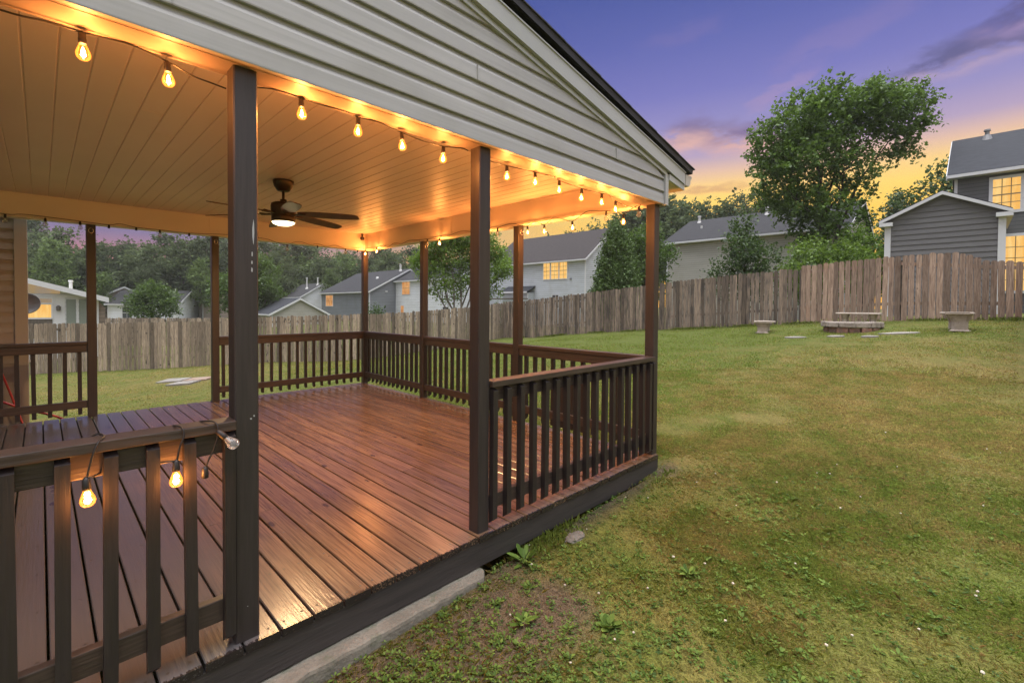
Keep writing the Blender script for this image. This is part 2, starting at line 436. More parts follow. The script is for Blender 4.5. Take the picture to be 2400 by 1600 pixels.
M('shingle', (.045, .045, .050), .9, (.075, .072, .075), (6, 6, 9), island=.1, bump=.006, bs=(60, 60, 60), fine=((40, 40, 40), (.02, .02, .022), .6))
M('dark_edge', (.018, .018, .02), .6)
M('fan_bronze', (.045, .030, .020), .38, metal=.55, spec=.5)
M('fan_blade', (.115, .050, .022), .42, (.07, .03, .014), (14, 3, 3), bump=.001, bs=(60, 8, 8))
M('black_rubber', (.016, .014, .013), .5)
M('black_plastic', (.012, .012, .013), .35)
M('hook_metal', (.75, .72, .66), .25, metal=.8)
M('concrete', (.225, .205, .165), .9, (.165, .15, .118), (5, 5, 5), bump=.012, bs=(45, 45, 45), stain=((9, 9, 9), (.10, .115, .07), .56, .68, .6), fine=((70, 70, 70), (.12, .11, .09), .5))
M('house_siding_beige', (.37, .325, .285), .55, (.335, .295, .26), (1, 1, 3), spec=.3)
M('beige_trim', (.44, .395, .345), .5, spec=.3)
M('red_hose', (.55, .045, .035), .4)
M('fence_old', (.36, .285, .212), .85, (.24, .188, .142), (26, 26, 1.6), island=.55, bump=.006, bs=(70, 70, 4), fine=((90, 90, 5), (.085, .068, .052), .75), stain=((9, 9, 5), (.05, .038, .03), .62, .68, .85))
M('fence_weathered', (.280, .210, .155), .9, (.155, .122, .098), (24, 24, 1.3), island=.55, bump=.006, bs=(70, 70, 4), fine=((80, 80, 4), (.055, .045, .036), .85), stain=((5, 5, 1.6), (.065, .055, .047), .52, .66, .8))
M('fence_newer', (.380, .275, .205), .85, (.270, .192, .142), (24, 24, 1.4), island=.45, bump=.006, bs=(70, 70, 4), fine=((80, 80, 4), (.105, .064, .044), .8), stain=((11, 11, 6), (.07, .045, .03), .67, .73, .8), stain2=((1.3, 1.3, .7), (.30, .16, .09), .56, .70, .35))
M('fence_post_wood', (.14, .12, .10), .9, (.10, .085, .07), (20, 20, 2))
M('stone_bench', (.43, .36, .30), .85, (.34, .285, .235), (9, 9, 9), bump=.01, bs=(40, 40, 40), stain=((14, 14, 14), (.22, .18, .15), .58, .68, .5))
M('pit_cap', (.36, .31, .265), .9, (.25, .21, .175), (7, 7, 7), bump=.012, bs=(30, 30, 30), island=.12)
M('pit_stone', (.26, .135, .095), .9, (.17, .11, .085), (9, 9, 9), island=.35, bump=.02, bs=(26, 26, 26))
M('flagstone', (.27, .25, .22), .9, (.21, .19, .17), (4, 4, 4), island=.15, bump=.01, bs=(30, 30, 30))
M('paver_red', (.27, .18, .13), .9, (.29, .22, .17), (4, 4, 4), island=.2, bump=.01, bs=(30, 30, 30))
M('rock', (.17, .155, .13), .9, (.12, .11, .09), (12, 12, 12), bump=.02, bs=(40, 40, 40))
M('bark', (.085, .068, .052), .95, (.05, .04, .032), (14, 14, 3), bump=.03, bs=(30, 30, 6))
M('bark_pale', (.20, .17, .135), .95, (.13, .11, .09), (14, 14, 3), bump=.03, bs=(30, 30, 6))
def hs(name, col, pitch_, off=0.0): M(name, col, .55, (col[0] * .90, col[1] * .90, col[2] * .88), (.6, .6, 3), lap=(pitch_, off, .20, .8), spec=.3, stain=((.9, .9, .5), (col[0] * .8, col[1] * .78, col[2] * .72), .5, .75, .6))
hs('siding_lightblue', (.53, .56, .61), .20); hs('siding_greige', (.46, .445, .41), .15); hs('siding_darkgrey', (.130, .132, .140), .155, .03)
hs('siding_bluegrey', (.20, .215, .245), .20); hs('siding_white', (.70, .72, .76), .20); hs('siding_tan', (.30, .245, .205), .20)
M('wing_siding', (.150, .148, .150), .5, (.138, .136, .138), (.6, .6, 3), spec=.3)
M('roof_dark', (.022, .022, .025), .95, (.032, .031, .034), (3, 3, 14), bump=.01, bs=(30, 30, 30), fine=((9, 9, 60), (.015, .015, .017), .5))
M('roof_brown', (.034, .028, .028), .95, (.045, .037, .036), (3, 3, 14), bump=.01, bs=(30, 30, 30), fine=((9, 9, 60), (.022, .018, .018), .5))
M('roof_slate', (.021, .023, .030), .95, (.029, .032, .040), (3, 3, 14), bump=.01, bs=(30, 30, 30))
M('pvc_white', (.62, .62, .60), .4); M('vent_grey', (.22, .22, .23), .5, metal=.3)
M('house_trim', (.62, .63, .65), .5)
M('glass_dark', (.05, .06, .07), .1, spec=.6); M('door_sage', (.20, .235, .205), .4); M('dish_grey', (.27, .28, .30), .4); M('muntin', (.32, .22, .11), .5)
M('sash_dark', (.10, .09, .085), .5)
M('soil', (.060, .044, .031), .95, (.040, .030, .022), (9, 9, 9), bump=.03, bs=(45, 45, 45))
emat('lit_window', (.95, .50, .12), 1.0, grid=((5.5, 5.5, .7), (1.0, .66, .24)))
emat('lit_window_dim', (1.0, .52, .20), .72, grid=((2.2, 2.2, 1.3), (.75, .30, .09)))
emat('lit_window_faint', (.42, .33, .24), .7, grid=((2.2, 2.2, 1.3), (.50, .34, .16)))
emat('filament', (1.0, .74, .34), 45.0)
emat('fan_lens', (1.0, .80, .45), 6.0)
glassmat('bulb_amber', (1.0, .86, .62), ((1.0, .27, .022), .35, .65))
glassmat('bulb_clear', (.90, .90, .90), None, .12)
leafmat('leaf_maple', (.055, .110, .020), (.115, .195, .036), .35, .40, .5)
leafmat('leaf_bright', (.100, .190, .028), (.185, .295, .050), .40, .30, .8)
leafmat('leaf_lime', (.090, .165, .024), (.170, .270, .045), .40, .30, .7)
leafmat('leaf_dark', (.038, .075, .022), (.066, .112, .030), .30, .40, .6)
leafmat('leaf_conifer', (.060, .112, .030), (.100, .165, .044), .22, .40, 1.4)
leafmat('leaf_round', (.050, .100, .020), (.095, .165, .030), .35, .35, .7)
leafmat('leaf_wood', (.070, .098, .050), (.110, .145, .070), .30, .30, .09)
leafmat('leaf_wood_light', (.085, .130, .050), (.125, .180, .062), .30, .30, .12)
leafmat('leaf_pine', (.064, .088, .050), (.095, .122, .064), .22, .35, .3)
leafmat('weed_leaf', (.075, .140, .026), (.135, .205, .045), .30, .30, 4.0)
leafmat('clover_leaf', (.050, .105, .030), (.090, .150, .048), .30, .30, 4.0)
M('clover_flower', (.40, .38, .32), .8, (.55, .50, .40), (90, 90, 90))
def mat_tone(name, rough=.8, trans=0.0, bump=None):
    mt = bpy.data.materials.new(name); mt.use_nodes = True; t = NT(mt.node_tree)
    col = t.n('ShaderNodeVertexColor', layer_name='tone').outputs[0]
    geo = t.n('ShaderNodeNewGeometry')
    if trans:
        d = t.n('ShaderNodeBsdfDiffuse', {0: col}); tr = t.n('ShaderNodeBsdfTranslucent', {0: col})
        mx = t.n('ShaderNodeMixShader', {0: trans}); t.t.links.new(d.outputs[0], mx.inputs[1]); t.t.links.new(tr.outputs[0], mx.inputs[2]); out = mx.outputs[0]
    else:
        pos = geo.outputs['Position']
        wv = t.vm('ADD', pos, t.vm('MULTIPLY', t.n('ShaderNodeTexNoise', {'Vector': pos, 'Scale': 14.0, 'Detail': 2.0}).outputs['Color'], (.05, .05, 0)))
        st = None
        for k, an in enumerate((.3, 1.0, 1.75, 2.5)):          # matted blades lying every way
            u = t.vm('DOT_PRODUCT', wv, (math.cos(an), math.sin(an), 0)); v = t.vm('DOT_PRODUCT', wv, (-math.sin(an), math.cos(an), 0))
            q = t.rng(t.noise(t.n('ShaderNodeCombineXYZ', {0: t.m('MULTIPLY', u, 22.0), 1: t.m('MULTIPLY', v, 170.0), 2: 3.7 * k}).outputs[0], 1.0, 2.0), .53, .66)
            st = q if st is None else t.m('MAXIMUM', st, q)
        c = t.mix(st, t.mix(1.0, col, (.62, .60, .56, 1), 'MULTIPLY'), t.mix(1.0, col, (1.45, 1.45, 1.4, 1), 'MULTIPLY'))
        c = t.mix(t.m('MULTIPLY', t.rng(t.noise(pos, 11.0, 5.0, .65), .40, .66), .28), c, t.mix(1.0, c, (.50, .50, .45, 1), 'MULTIPLY'))
        b = t.n('ShaderNodeBsdfPrincipled', {'Base Color': c, 'Roughness': .95, 'Specular IOR Level': .15})
        hgt = t.m('ADD', t.m('MULTIPLY', t.noise(pos, 60.0, 4.0), .012), t.m('MULTIPLY', t.noise(pos, 9.0, 4.0), .035))
        t.put(b.inputs['Normal'], t.n('ShaderNodeBump', {'Height': hgt, 'Strength': .7, 'Distance': 1.0}).outputs[0])
        out = b.outputs[0]
    t.t.links.new(out, t.n('ShaderNodeOutputMaterial').inputs[0]); MATS[name] = mt
mat_tone('turf'); mat_tone('grass_blades', trans=.5)
m = MATS
# ------------------------------------------------------------------ the porch
PX0, PX1, PY0, PY1 = -3.0, 4.085, 2.03, 7.56
porch = thing('covered_porch', 'covered back porch with dark brown posts and railings, wet reddish brown deck and cream gable', 'porch', (2.0, 4.8, -.25))
b = MB(); rn = random.Random(3)
x = .71 - .14 * 27
while x < PX1 - .02:
    xa, xb = max(x + .0046, PX0), min(x + .1354, PX1)
    x += .14
    if xb - xa < .03: continue
    cuts = [PY0] + ([rn.uniform(3.2, 6.6)] if rn.random() < .6 else []) + [PY1 + .03]
    dz = rn.uniform(-.0012, .0012); e0 = rn.uniform(-.004, .004)
    for ya, yb in zip(cuts, cuts[1:]):
        ya2 = ya + (e0 if ya == PY0 else .0015); yb2 = yb - .0015
        cc = .004; z0, z1 = -.034, dz
        b.prism([(xa, ya2, z0), (xb, ya2, z0), (xb, ya2, z1 - cc), (xb - cc, ya2, z1), (xa + cc, ya2, z1), (xa, ya2, z1 - cc)], (0, yb2 - ya2, 0))
    y = 2.085
    while y < PY1:
        for sx in (xa + .028, xb - .028):
            if sx > -1.2 and y < 6:
                cx_, cy_ = sx + rn.uniform(-.006, .006), y + rn.uniform(-.008, .008)
                b.add([(cx_ + .0062 * math.cos(k * PI / 3), cy_ + .0062 * math.sin(k * PI / 3), dz + .0008) for k in range(6)], [tuple(range(6))], 1)
        y += .405
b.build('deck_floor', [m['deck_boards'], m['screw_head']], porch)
# frame below the boards
b = MB()
b.box(PX0, 4.068, 2.037, 2.075, -.183, -.0345)
b.box(4.030, 4.068, 2.0755, 7.54, -.215, -.0345)
b.box(PX0, 4.029, 7.50, 7.54, -.30, -.0345)
b.build('rim_board', m['fascia_brown'], porch, bevel=.003)
for (fx, fy) in ((4.0, 2.0765), (3.98, 7.40), (1.75, 7.40), (.42, 7.40), (3.98, 4.7)):
    b = MB(); b.box(fx - .07, fx + (.029 if fx > 3.5 else .02), fy, fy + .09, gz(fx, fy) - .15, -.035)
    if fy < 3: b.box(4.0, 4.069, 2.036, 2.076, -.275, -.184)
    b.build('footing_post', m['fascia_brown'], porch)
w = .0889
posts = [(.5467, 2.0615), (1.8503, 2.0615), (4.0055, 2.0615), (4.0, 3.77), (4.0, 5.69), (4.0, 7.468), (1.702, 7.468), (.396, 7.468), (-2.6, 2.0615)]
for px, py in posts:
    b = MB(); b.cbox(px, px + w, py, py + w, .0005, 2.3115, .005)
    o = b.build('post', m['post_brown'], porch)
# paint chips on the two front posts
rn = random.Random(5)
for (cx_, cz_, s1, s2, y_) in ((.617, 1.66, .0035, .050, 2.0608), (.612, 1.575, .003, .010, 2.0608), (.611, 1.54, .003, .008, 2.0608), (.611, 1.51, .0035, .010, 2.0608), (.605, .905, .004, .003, 2.0608), (.617, .915, .003, .004, 2.0608), (.59, .14, .002, .002, 2.0608)):
    n_ = 9; b = MB(); b.add([(cx_ + s1 * math.cos(k * 2 * PI / n_) * rn.uniform(.7, 1.2), y_, cz_ + s2 * math.sin(k * 2 * PI / n_) * rn.uniform(.8, 1.15)) for k in range(n_)], [tuple(range(n_))])
    b.build('paint_chip', m['white_trim'], porch)

BAL = None
def baluster_mesh(out):
    """2x2 picket, its foot cut at a slant; out: direction it stands proud of the rails"""
    b = MB(); h = .019; zt, zb = .868, .036
    b.prism([(-h, -h, zb + .030), (-h, h, zb), (-h, h, zt), (-h, -h, zt - .016)], (2 * h, 0, 0))
    for z_ in (.845, .812, .178, .145):
        b.add([(.0045 * math.cos(k * PI / 3), -h - .0006, z_ + .0045 * math.sin(k * PI / 3)) for k in range(6)], [tuple(range(6))], 1)
    return b
bal_ob = baluster_mesh(0).build('baluster', [m['baluster_brown'], m['screw_head']], local=True)
bal_me = bal_ob.data; bpy.data.objects.remove(bal_ob)
def railing(a, c, axis, offs, inner, outer_rot, name='railing'):
    """rail bay from a to c along axis; inner = position of the rails, balusters on the outside"""
    b = MB(); s = 1 if inner[1] > inner[0] else -1
    lo, hi = min(inner), max(inner)
    def bx(u0, u1, v0, v1, z0, z1):
        b.box(u0, u1, v0, v1, z0, z1) if axis == 'x' else b.box(v0, v1, u0, u1, z0, z1)
    bx(a, c, offs[0], offs[1], .874, .912)
    bx(a + .001, c - .001, lo, hi, .785, .8735)
    bx(a + .001, c - .001, lo, hi, .115, .203)
    r = b.build(name, m['rail_brown'], porch, bevel=.004)
    return r
def balusters(r, ps):
    for (bx_, by_, rz_) in ps:
        o = link('baluster', bal_me, r, rz=rz_ + random.uniform(-.03, .03))
        o.location = Vector((bx_, by_, 0)) - porch.location
        o.rotation_euler.x = random.uniform(-.004, .004); o.rotation_euler.y = random.uniform(-.007, .007)
r = railing(-2.51, .5460, 'x', (2.034, 2.128), (2.0725, 2.1105), 0)
balusters(r, [(-.0775 + .1185 * k, 2.0530, 0) for k in range(-14, 6) if k != 5] + [(.522, 2.0530, 0)])
r = railing(1.9400, 4.0050, 'x', (2.034, 2.128), (2.0725, 2.1105), 0)
balusters(r, [(1.965 + .1222 * k, 2.0530, 0) for k in range(16)] + [(3.915, 2.053, 0), (3.982, 2.053, 0)])
for ya, yb in ((2.1510, 3.7695), (3.8595, 5.6895), (5.7795, 7.4675)):
    r = railing(ya, yb, 'y', (3.998, 4.092), (4.017, 4.055), 0)
    n_ = round((yb - ya) / .13)
    balusters(r, [(4.0745, ya + (k + .5) * (yb - ya) / n_, PI / 2) for k in range(n_)])
for xa, xb in ((1.7915, 3.9995), (-2.6, .3955)):
    r = railing(xa, xb, 'x', (7.466, 7.560), (7.486, 7.524), 0)
    n_ = round((xb - xa) / .132)
    balusters(r, [(xa + (k + .5) * (xb - xa) / n_, 7.5435, PI) for k in range(n_)])

# beams, ceiling
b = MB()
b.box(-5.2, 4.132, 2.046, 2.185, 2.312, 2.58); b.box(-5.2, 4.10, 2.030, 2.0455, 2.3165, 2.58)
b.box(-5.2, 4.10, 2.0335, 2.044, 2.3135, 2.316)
b.build('front_beam', m['beam_wrap_darkened'], porch)
b = MB()
b.box(-5.2, 4.132, 7.405, 7.58, 2.315, 2.66)
b.box(-5.2, 4.132, 7.40, 7.4045, 2.312, 2.335); b.box(1.665, 1.69, 7.4005, 7.4045, 2.3355, 2.575); b.box(-5.2, 4.0, 7.396, 7.4045, 2.560, 2.5795)
b.build('back_beam', m['beam_wrap'], porch)
b = MB()
b.box(3.985, 4.132, 2.1855, 7.4045, 2.315, 2.66)
b.box(3.980, 3.9845, 2.186, 7.3995, 2.312, 2.332); b.box(3.9815, 3.9845, 5.02, 5.036, 2.3325, 2.56); b.box(3.976, 3.9845, 2.186, 7.3955, 2.562, 2.5795)
b.build('side_beam', m['beam_wrap'], porch)
b = MB(); x = -.18 - .126 * 38; rn = random.Random(8)
while x < 3.98:
    x1 = min(x + .126, 3.984)
    # a soffit panel strip: flat face with a V groove at its edge
    b.add([(x + .006, 2.1, 2.58), (x1 - .006, 2.1, 2.58), (x1, 2.1, 2.585), (x1 - .006, 7.5, 2.58), (x + .006, 7.5, 2.58), (x1, 7.5, 2.585), (x, 2.1, 2.585), (x, 7.5, 2.585)],
          [(0, 4, 3, 1), (1, 3, 5, 2), (6, 7, 4, 0)])
    if rn.random() < .38:
        y = rn.uniform(2.6, 7.0); b.box(x + .006, x1 - .006, y, y + .004, 2.5785, 2.581)
    x += .126
b.box(-5.2, 4.0, 2.1, 7.5, 2.591, 2.61)
b.build('ceiling', m['soffit_vinyl'], porch)

# gable wall: dutch lap courses, trimmed by the slope
SL = .197
zj = lambda X: 3.05 - .192 * (X - 1.64)
XR, ZR = -.5, 3.05 + .192 * 2.14
def xj(z): return min(1.64 + (3.05 - z) / .192, 4.072)
b = MB(); z0 = 2.312; pit = .1145; first = True
prof = [(.0, -.020), (.005, -.0212), (.075, -.0165), (.088, -.0125), (.098, -.0055), (.1145, -.002)]
while z0 < ZR:
    rows = []
    for dz, dy in prof:
        z_ = min(z0 + dz, ZR - .002)
        xr = xj(z_); rows.append(((2 * XR - xr, 2.03 + dy, z_), (xr, 2.03 + dy, z_)))
    vs = [p for rw in rows for p in rw]
    vs += [(rows[0][0][0], 2.03, z0), (rows[0][1][0], 2.03, z0)]
    n_ = len(prof)
    fs = [(2 * i, 2 * i + 1, 2 * i + 3, 2 * i + 2) for i in range(n_ - 1)] + [(2 * n_, 2 * n_ + 1, 1, 0)]
    b.add(vs, fs); z0 += pit
b.prism([(2 * XR - 4.13, 2.0305, 2.5), (4.13, 2.0305, 2.5), (4.13, 2.0305, 2.58), (XR, 2.0305, ZR), (2 * XR - 4.13, 2.0305, 2.58)], (0, .02, 0))
# panel joints
for jx, j0, j1 in ((.34, 2.427, 2.54), (1.78, 2.656, 2.77), (3.25, 2.54, 2.655), (3.245, 2.656, 2.70)):
    b.box(jx, jx + .0015, 2.004, 2.02, j0, j1 - .03)
b.build('gable_siding', m['siding_vinyl'], porch)
b = MB()
b.box(4.073, 4.135, 2.000, 2.0295, 2.308, 2.585); b.box(4.1355, 4.139, 2.000, 2.20, 2.308, 2.585); b.box(4.073, 4.088, 1.996, 1.9995, 2.308, 2.58)
b.build('corner_trim', m['white_trim'], porch)
def slope_strip(b, d0, d1, y0, y1, xe, side=1, k=0):
    """band following the right (or left) gable slope between offsets d0,d1 above the siding line"""
    p = [(XR, y0, zj(XR) + d0), (xe, y0, zj(xe) + d0), (xe, y0, zj(xe) + d1), (XR, y0, zj(XR) + d1)]
    if side < 0: p = [(2 * XR - a, c_, d_) for a, c_, d_ in p]
    b.prism(p, (0, y1 - y0, 0), k)
b = MB()
for s in (1, -1):
    slope_strip(b, -.002, .016, 1.998, 2.0295, 4.13, s); slope_strip(b, .0165, .040, 2.006, 2.0295, 4.13, s)
b.build('gable_trim', m['white_trim'], porch)
b = MB()
for s in (1, -1):
    slope_strip(b, .0405, .160, 1.978, 2.0055, 4.44, s)
    slope_strip(b, .150, .1605, 1.971, 1.9775, 4.445, s)
b.prism([(4.14, 1.99, 2.594), (4.14, 1.99, 2.54), (4.44, 1.99, 2.50), (4.44, 1.99, 2.552)], (0, .015, 0))
b.build('rake_board', m['white_trim'], porch)
b = MB()
b.prism([(4.14, 2.0055, 2.535), (4.44, 2.0055, 2.502), (4.44, 2.0055, 2.512), (4.14, 2.0055, 2.545)], (0, 5.8, 0))
b.box(4.4405, 4.455, 1.99, 7.8, 2.50, 2.655)
b.build('eave_soffit', m['beam_wrap'], porch)
b = MB()
b.prism([(4.456, 1.975, 2.545), (4.52, 1.975, 2.545), (4.555, 1.975, 2.575), (4.560, 1.975, 2.61), (4.585, 1.975, 2.635), (4.585, 1.975, 2.655), (4.456, 1.975, 2.655)], (0, 5.85, 0))
b.build('gutter', m['gutter_metal'], porch, bevel=.004)
b = MB()
zr = lambda X: 3.235 - .2025 * (X - 2.04)
for s in (1, -1):
    f = (lambda X: X) if s > 0 else (lambda X: 2 * XR - X)
    b.prism([(f(XR), 1.955, zr(XR) - .058), (f(4.55), 1.955, zr(4.55) - .058), (f(4.565), 1.955, zr(4.55) - .006), (f(XR), 1.955, zr(XR) - .006)], (0, 5.95, 0), 1)
    # courses of shingles seen along the rake as small steps
    xx = XR; kx = 0
    while xx < 4.58:
        x2 = min(xx + .143, 4.585); h = .0045 if kx % 2 else .0035
        b.prism([(f(xx), 1.947 - .0012 * (kx % 3), zr(xx) - .0055), (f(x2), 1.947 - .0012 * (kx % 3), zr(x2) - .0055), (f(x2), 1.947 - .0012 * (kx % 3), zr(x2) + h), (f(xx), 1.947 - .0012 * (kx % 3), zr(xx) + h - .002)], (0, 5.97, 0), 0)
        xx = x2 + .0002; kx += 1
b.build('roof', [m['shingle'], m['dark_edge']], porch)
# hooks at the post tops
for hx, hy, hz in ((4.045, 5.684, 2.235), (4.045, 3.764, 2.235), (1.75, 7.462, 2.24), (.44, 7.462, 2.24)):
    b = MB(); b.tube([(hx + .022 * math.cos(a), hy - .004, hz + .03 * math.sin(a)) for a in [PI / 2 + k * 2 * PI / 14 for k in range(14)]], .0035, 6)
    b.build('hook', m['hook_metal'], porch, smooth=True)

# small round device in the far corner
b = MB(); b.ico((3.90, 7.33, 2.50), .036, 3); b.tube([(3.90, 7.33, 2.53), (3.90, 7.33, 2.579)], [.012, .02], 10)
tag(b.build('security_camera', m['black_plastic'], origin=(3.90, 7.33, 2.579), smooth=True), 'small round black camera fixed in the far corner under the porch ceiling', 'camera')

# ------------------------------------------------------------------ ceiling fan
FC = Vector((1.70, 4.77, 2.579))
fan = thing('ceiling_fan', 'dark bronze ceiling fan with wooden blades and lit round lamp under the porch ceiling', 'ceiling fan', FC)
b = MB(); b.lathe([(.040, -.105), (.058, -.098), (.085, -.055), (.094, -.022), (.096, -.004), (.090, -.0005)], FC, 28); b.build('canopy', m['fan_bronze'], fan, smooth=True)
b = MB(); b.lathe([(.0125, -.21), (.0125, -.1055)], FC, 14); b.lathe([(.030, -.212), (.032, -.205), (.030, -.185), (.018, -.18), (.014, -.1795)], FC, 18); b.build('downrod', m['fan_bronze'], fan, smooth=True)
b = MB(); b.lathe([(.100, -.405), (.108, -.398), (.108, -.345), (.105, -.34), (.112, -.33), (.114, -.25), (.108, -.226), (.085, -.216), (.030, -.2125)], FC, 32); b.build('motor_housing', m['fan_bronze'], fan, smooth=True)
b = MB(); b.lathe([(.02, -.440), (.060, -.434), (.092, -.420), (.104, -.4055)], FC, 28); b.build('lamp_lens', m['fan_lens'], fan, smooth=True)
b = MB(); n_ = 12
tw = R(-13)
secs = [(.145, .035), (.20, .050), (.28, .062), (.45, .066), (.62, .060), (.70, .050), (.725, .030)]
vs = []
for rr, hw in secs:
    z_ = -.325 - (rr - .145) * .045
    for sgn, t_ in ((-1, .0), (1, .0), (1, .007), (-1, .007)):
        yy = sgn * hw * math.cos(tw); zz = sgn * hw * math.sin(tw)
        vs.append((rr, yy, z_ + zz + t_))
fs = []
for i in range(len(secs) - 1):
    for j in range(4):
        fs.append((4 * i + j, 4 * (i + 1) + j, 4 * (i + 1) + (j + 1) % 4, 4 * i + (j + 1) % 4))
fs += [(0, 1, 2, 3), (4 * len(secs) - 1, 4 * len(secs) - 2, 4 * len(secs) - 3, 4 * len(secs) - 4)]
b.add(vs, fs)
b.add([(.10, -.018, -.335), (.22, -.022, -.334), (.22, .022, -.326), (.10, .018, -.335), (.10, -.018, -.325), (.22, -.022, -.3215), (.22, .022, -.3145), (.10, .018, -.325)],
      [(0, 3, 2, 1), (4, 5, 6, 7), (0, 1, 5, 4), (1, 2, 6, 5), (2, 3, 7, 6), (3, 0, 4, 7)], 1)
bl = b.build('blade', [m['fan_blade'], m['fan_bronze']], local=True); bl_me = bl.data; bpy.data.objects.remove(bl)
for k in range(6):
    link('blade', bl_me, fan, (0, 0, 0), yaw - PI / 2 + R(3) + k * PI / 3)
ld = bpy.data.lights.new('fan_light', 'AREA'); ld.shape = 'DISK'; ld.size = .19; ld.energy = 85.0; ld.color = (1, .60, .27)
lo_ = bpy.data.objects.new('fan_light', ld); COL.objects.link(lo_); lo_.parent = fan; lo_.location = (0, 0, -.442)

# ------------------------------------------------------------------ string lights
b = MB(); b.lathe([(.006, .006), (.010, 0), (.0145, -.005), (.0145, -.022), (.0160, -.028), (.0160, -.050), (.014, -.0525)][::-1], (0, 0, 0), 14)
o = b.build('socket', m['black_rubber'], local=True, smooth=True); sock_me = o.data; bpy.data.objects.remove(o)
BP = [(.006, -.1265), (.017, -.123), (.0255, -.113), (.0285, -.100), (.0265, -.089), (.0205, -.072), (.0150, -.058), (.0135, -.050)]
def bulbmesh(mat, fil):
    b = MB(); b.lathe(BP, (0, 0, 0), 18)
    if fil: b.lathe([(.002, -.114), (.0062, -.109), (.0085, -.098), (.0080, -.086), (.0052, -.074), (.002, -.066)], (0, 0, 0), 10, 1)
    else: b.lathe([(.002, -.085), (.006, -.08), (.004, -.055), (.006, -.05)], (0, 0, 0), 8, 1)
    o = b.build('bulb', [mat, m['filament'] if fil else m['pvc_white']], local=True, smooth=True); me = o.data; bpy.data.objects.remove(o); return me
lit_me = bulbmesh(m['bulb_amber'], True); off_me = bulbmesh(m['bulb_clear'], False)
BULB_W = 12.0
def string_light(label, cord, lamps, loc, r=.0032, power=1.0):
    root = thing('string_light', label, 'string light', loc)
    b = MB()
    for c_ in cord: b.tube(c_, r, 6)
    b.build('cord', m['black_rubber'], root, smooth=True)
    for L in lamps:
        p, st = Vector(L[0]), L[1]
        d = Vector(L[2]).normalized() if len(L) > 2 else Vector((random.uniform(-.06, .06), random.uniform(-.06, .06), -1)).normalized()
        q = Vector((0, 0, -1)).rotation_difference(d).to_euler()
        so_ = link('socket', sock_me, root); so_.location = p - root.location; so_.rotation_euler = q; so_.scale = (.74, .74, .74)
        if st == 'none': continue
        bo = link('bulb', lit_me if st == 'lit' else off_me, so_)
        bo['label'] = 'glowing amber bulb' if st == 'lit' else 'clear unlit bulb'
        if st == 'lit':
            l_ = bpy.data.lights.new('bulb_light', 'POINT'); l_.energy = BULB_W * power; l_.color = (1.0, .385, .11); l_.shadow_soft_size = .012
            lo2 = bpy.data.objects.new('bulb_light', l_); COL.objects.link(lo2); lo2.parent = root; lo2.location = p + d * .074 - root.location
    return root
def smooth_path(pts, n=6):
    """Catmull-Rom through the points"""
    P = [Vector(p) for p in pts]; out = []
    for i in range(len(P) - 1):
        a = P[max(i - 1, 0)]; b_ = P[i]; c_ = P[i + 1]; d = P[min(i + 2, len(P) - 1)]
        for k in range(n):
            t = k / n
            out.append(.5 * ((2 * b_) + (c_ - a) * t + (2 * a - 5 * b_ + 4 * c_ - d) * t * t + (3 * b_ - a - 3 * c_ + d) * t ** 3))
    out.append(P[-1]); return out
YF = 2.165
fb = [(.11, 2.295), (.35, 2.285), (.85, 2.305), (1.13, 2.300), (1.38, 2.290), (1.66, 2.285), (2.18, 2.285), (2.46, 2.300), (2.73, 2.295), (3.01, 2.285), (3.29, 2.295), (3.50, 2.270)]
c1 = [(-.7, YF, 2.27), (-.4, YF, 2.30), (-.08, YF, 2.288), (.02, YF, 2.296), (.11, YF, 2.297), (.24, YF, 2.307), (.35, YF, 2.287), (.43, YF, 2.262), (.50, YF, 2.255), (.548, YF, 2.25)]
c2 = [(.634, YF, 2.285), (.72, YF, 2.306), (.79, YF, 2.309), (.85, YF, 2.306), (.95, YF, 2.306), (1.06, YF, 2.310), (1.13, YF, 2.302), (1.25, YF, 2.308), (1.38, YF, 2.292), (1.52, YF, 2.282), (1.66, YF, 2.287), (1.80, YF, 2.309), (1.845, YF, 2.305)]
c3 = [(1.942, YF, 2.295), (2.05, YF, 2.284), (2.18, YF, 2.287), (2.46, YF, 2.303), (2.66, YF, 2.309), (2.73, YF, 2.297), (3.01, YF, 2.288), (3.16, YF, 2.292), (3.29, YF, 2.297), (3.38, YF, 2.309), (3.50, YF, 2.272), (3.72, YF, 2.258), (3.88, YF, 2.275), (3.93, YF, 2.308)]
string_light('longest string of amber bulbs strung along the front beam under the gable', [smooth_path(c1), smooth_path(c2), smooth_path(c3)],
             [((x_, YF, z_), 'lit') for x_, z_ in fb] + [((3.90, YF, 2.285), 'off', (.2, .1, -1))], (2.0, YF, 2.31))
XS = 3.955
rb = [(7.32, 2.31, 'lit'), (6.94, 2.325, 'lit'), (5.53, 2.32, 'off'), (5.24, 2.305, 'lit'), (4.26, 2.27, 'lit'), (4.08, 2.315, 'off'), (3.59, 2.275, 'lit'), (3.34, 2.26, 'lit'), (2.96, 2.255, 'lit'), (2.55, 2.305, 'off'), (2.36, 2.245, 'lit')]
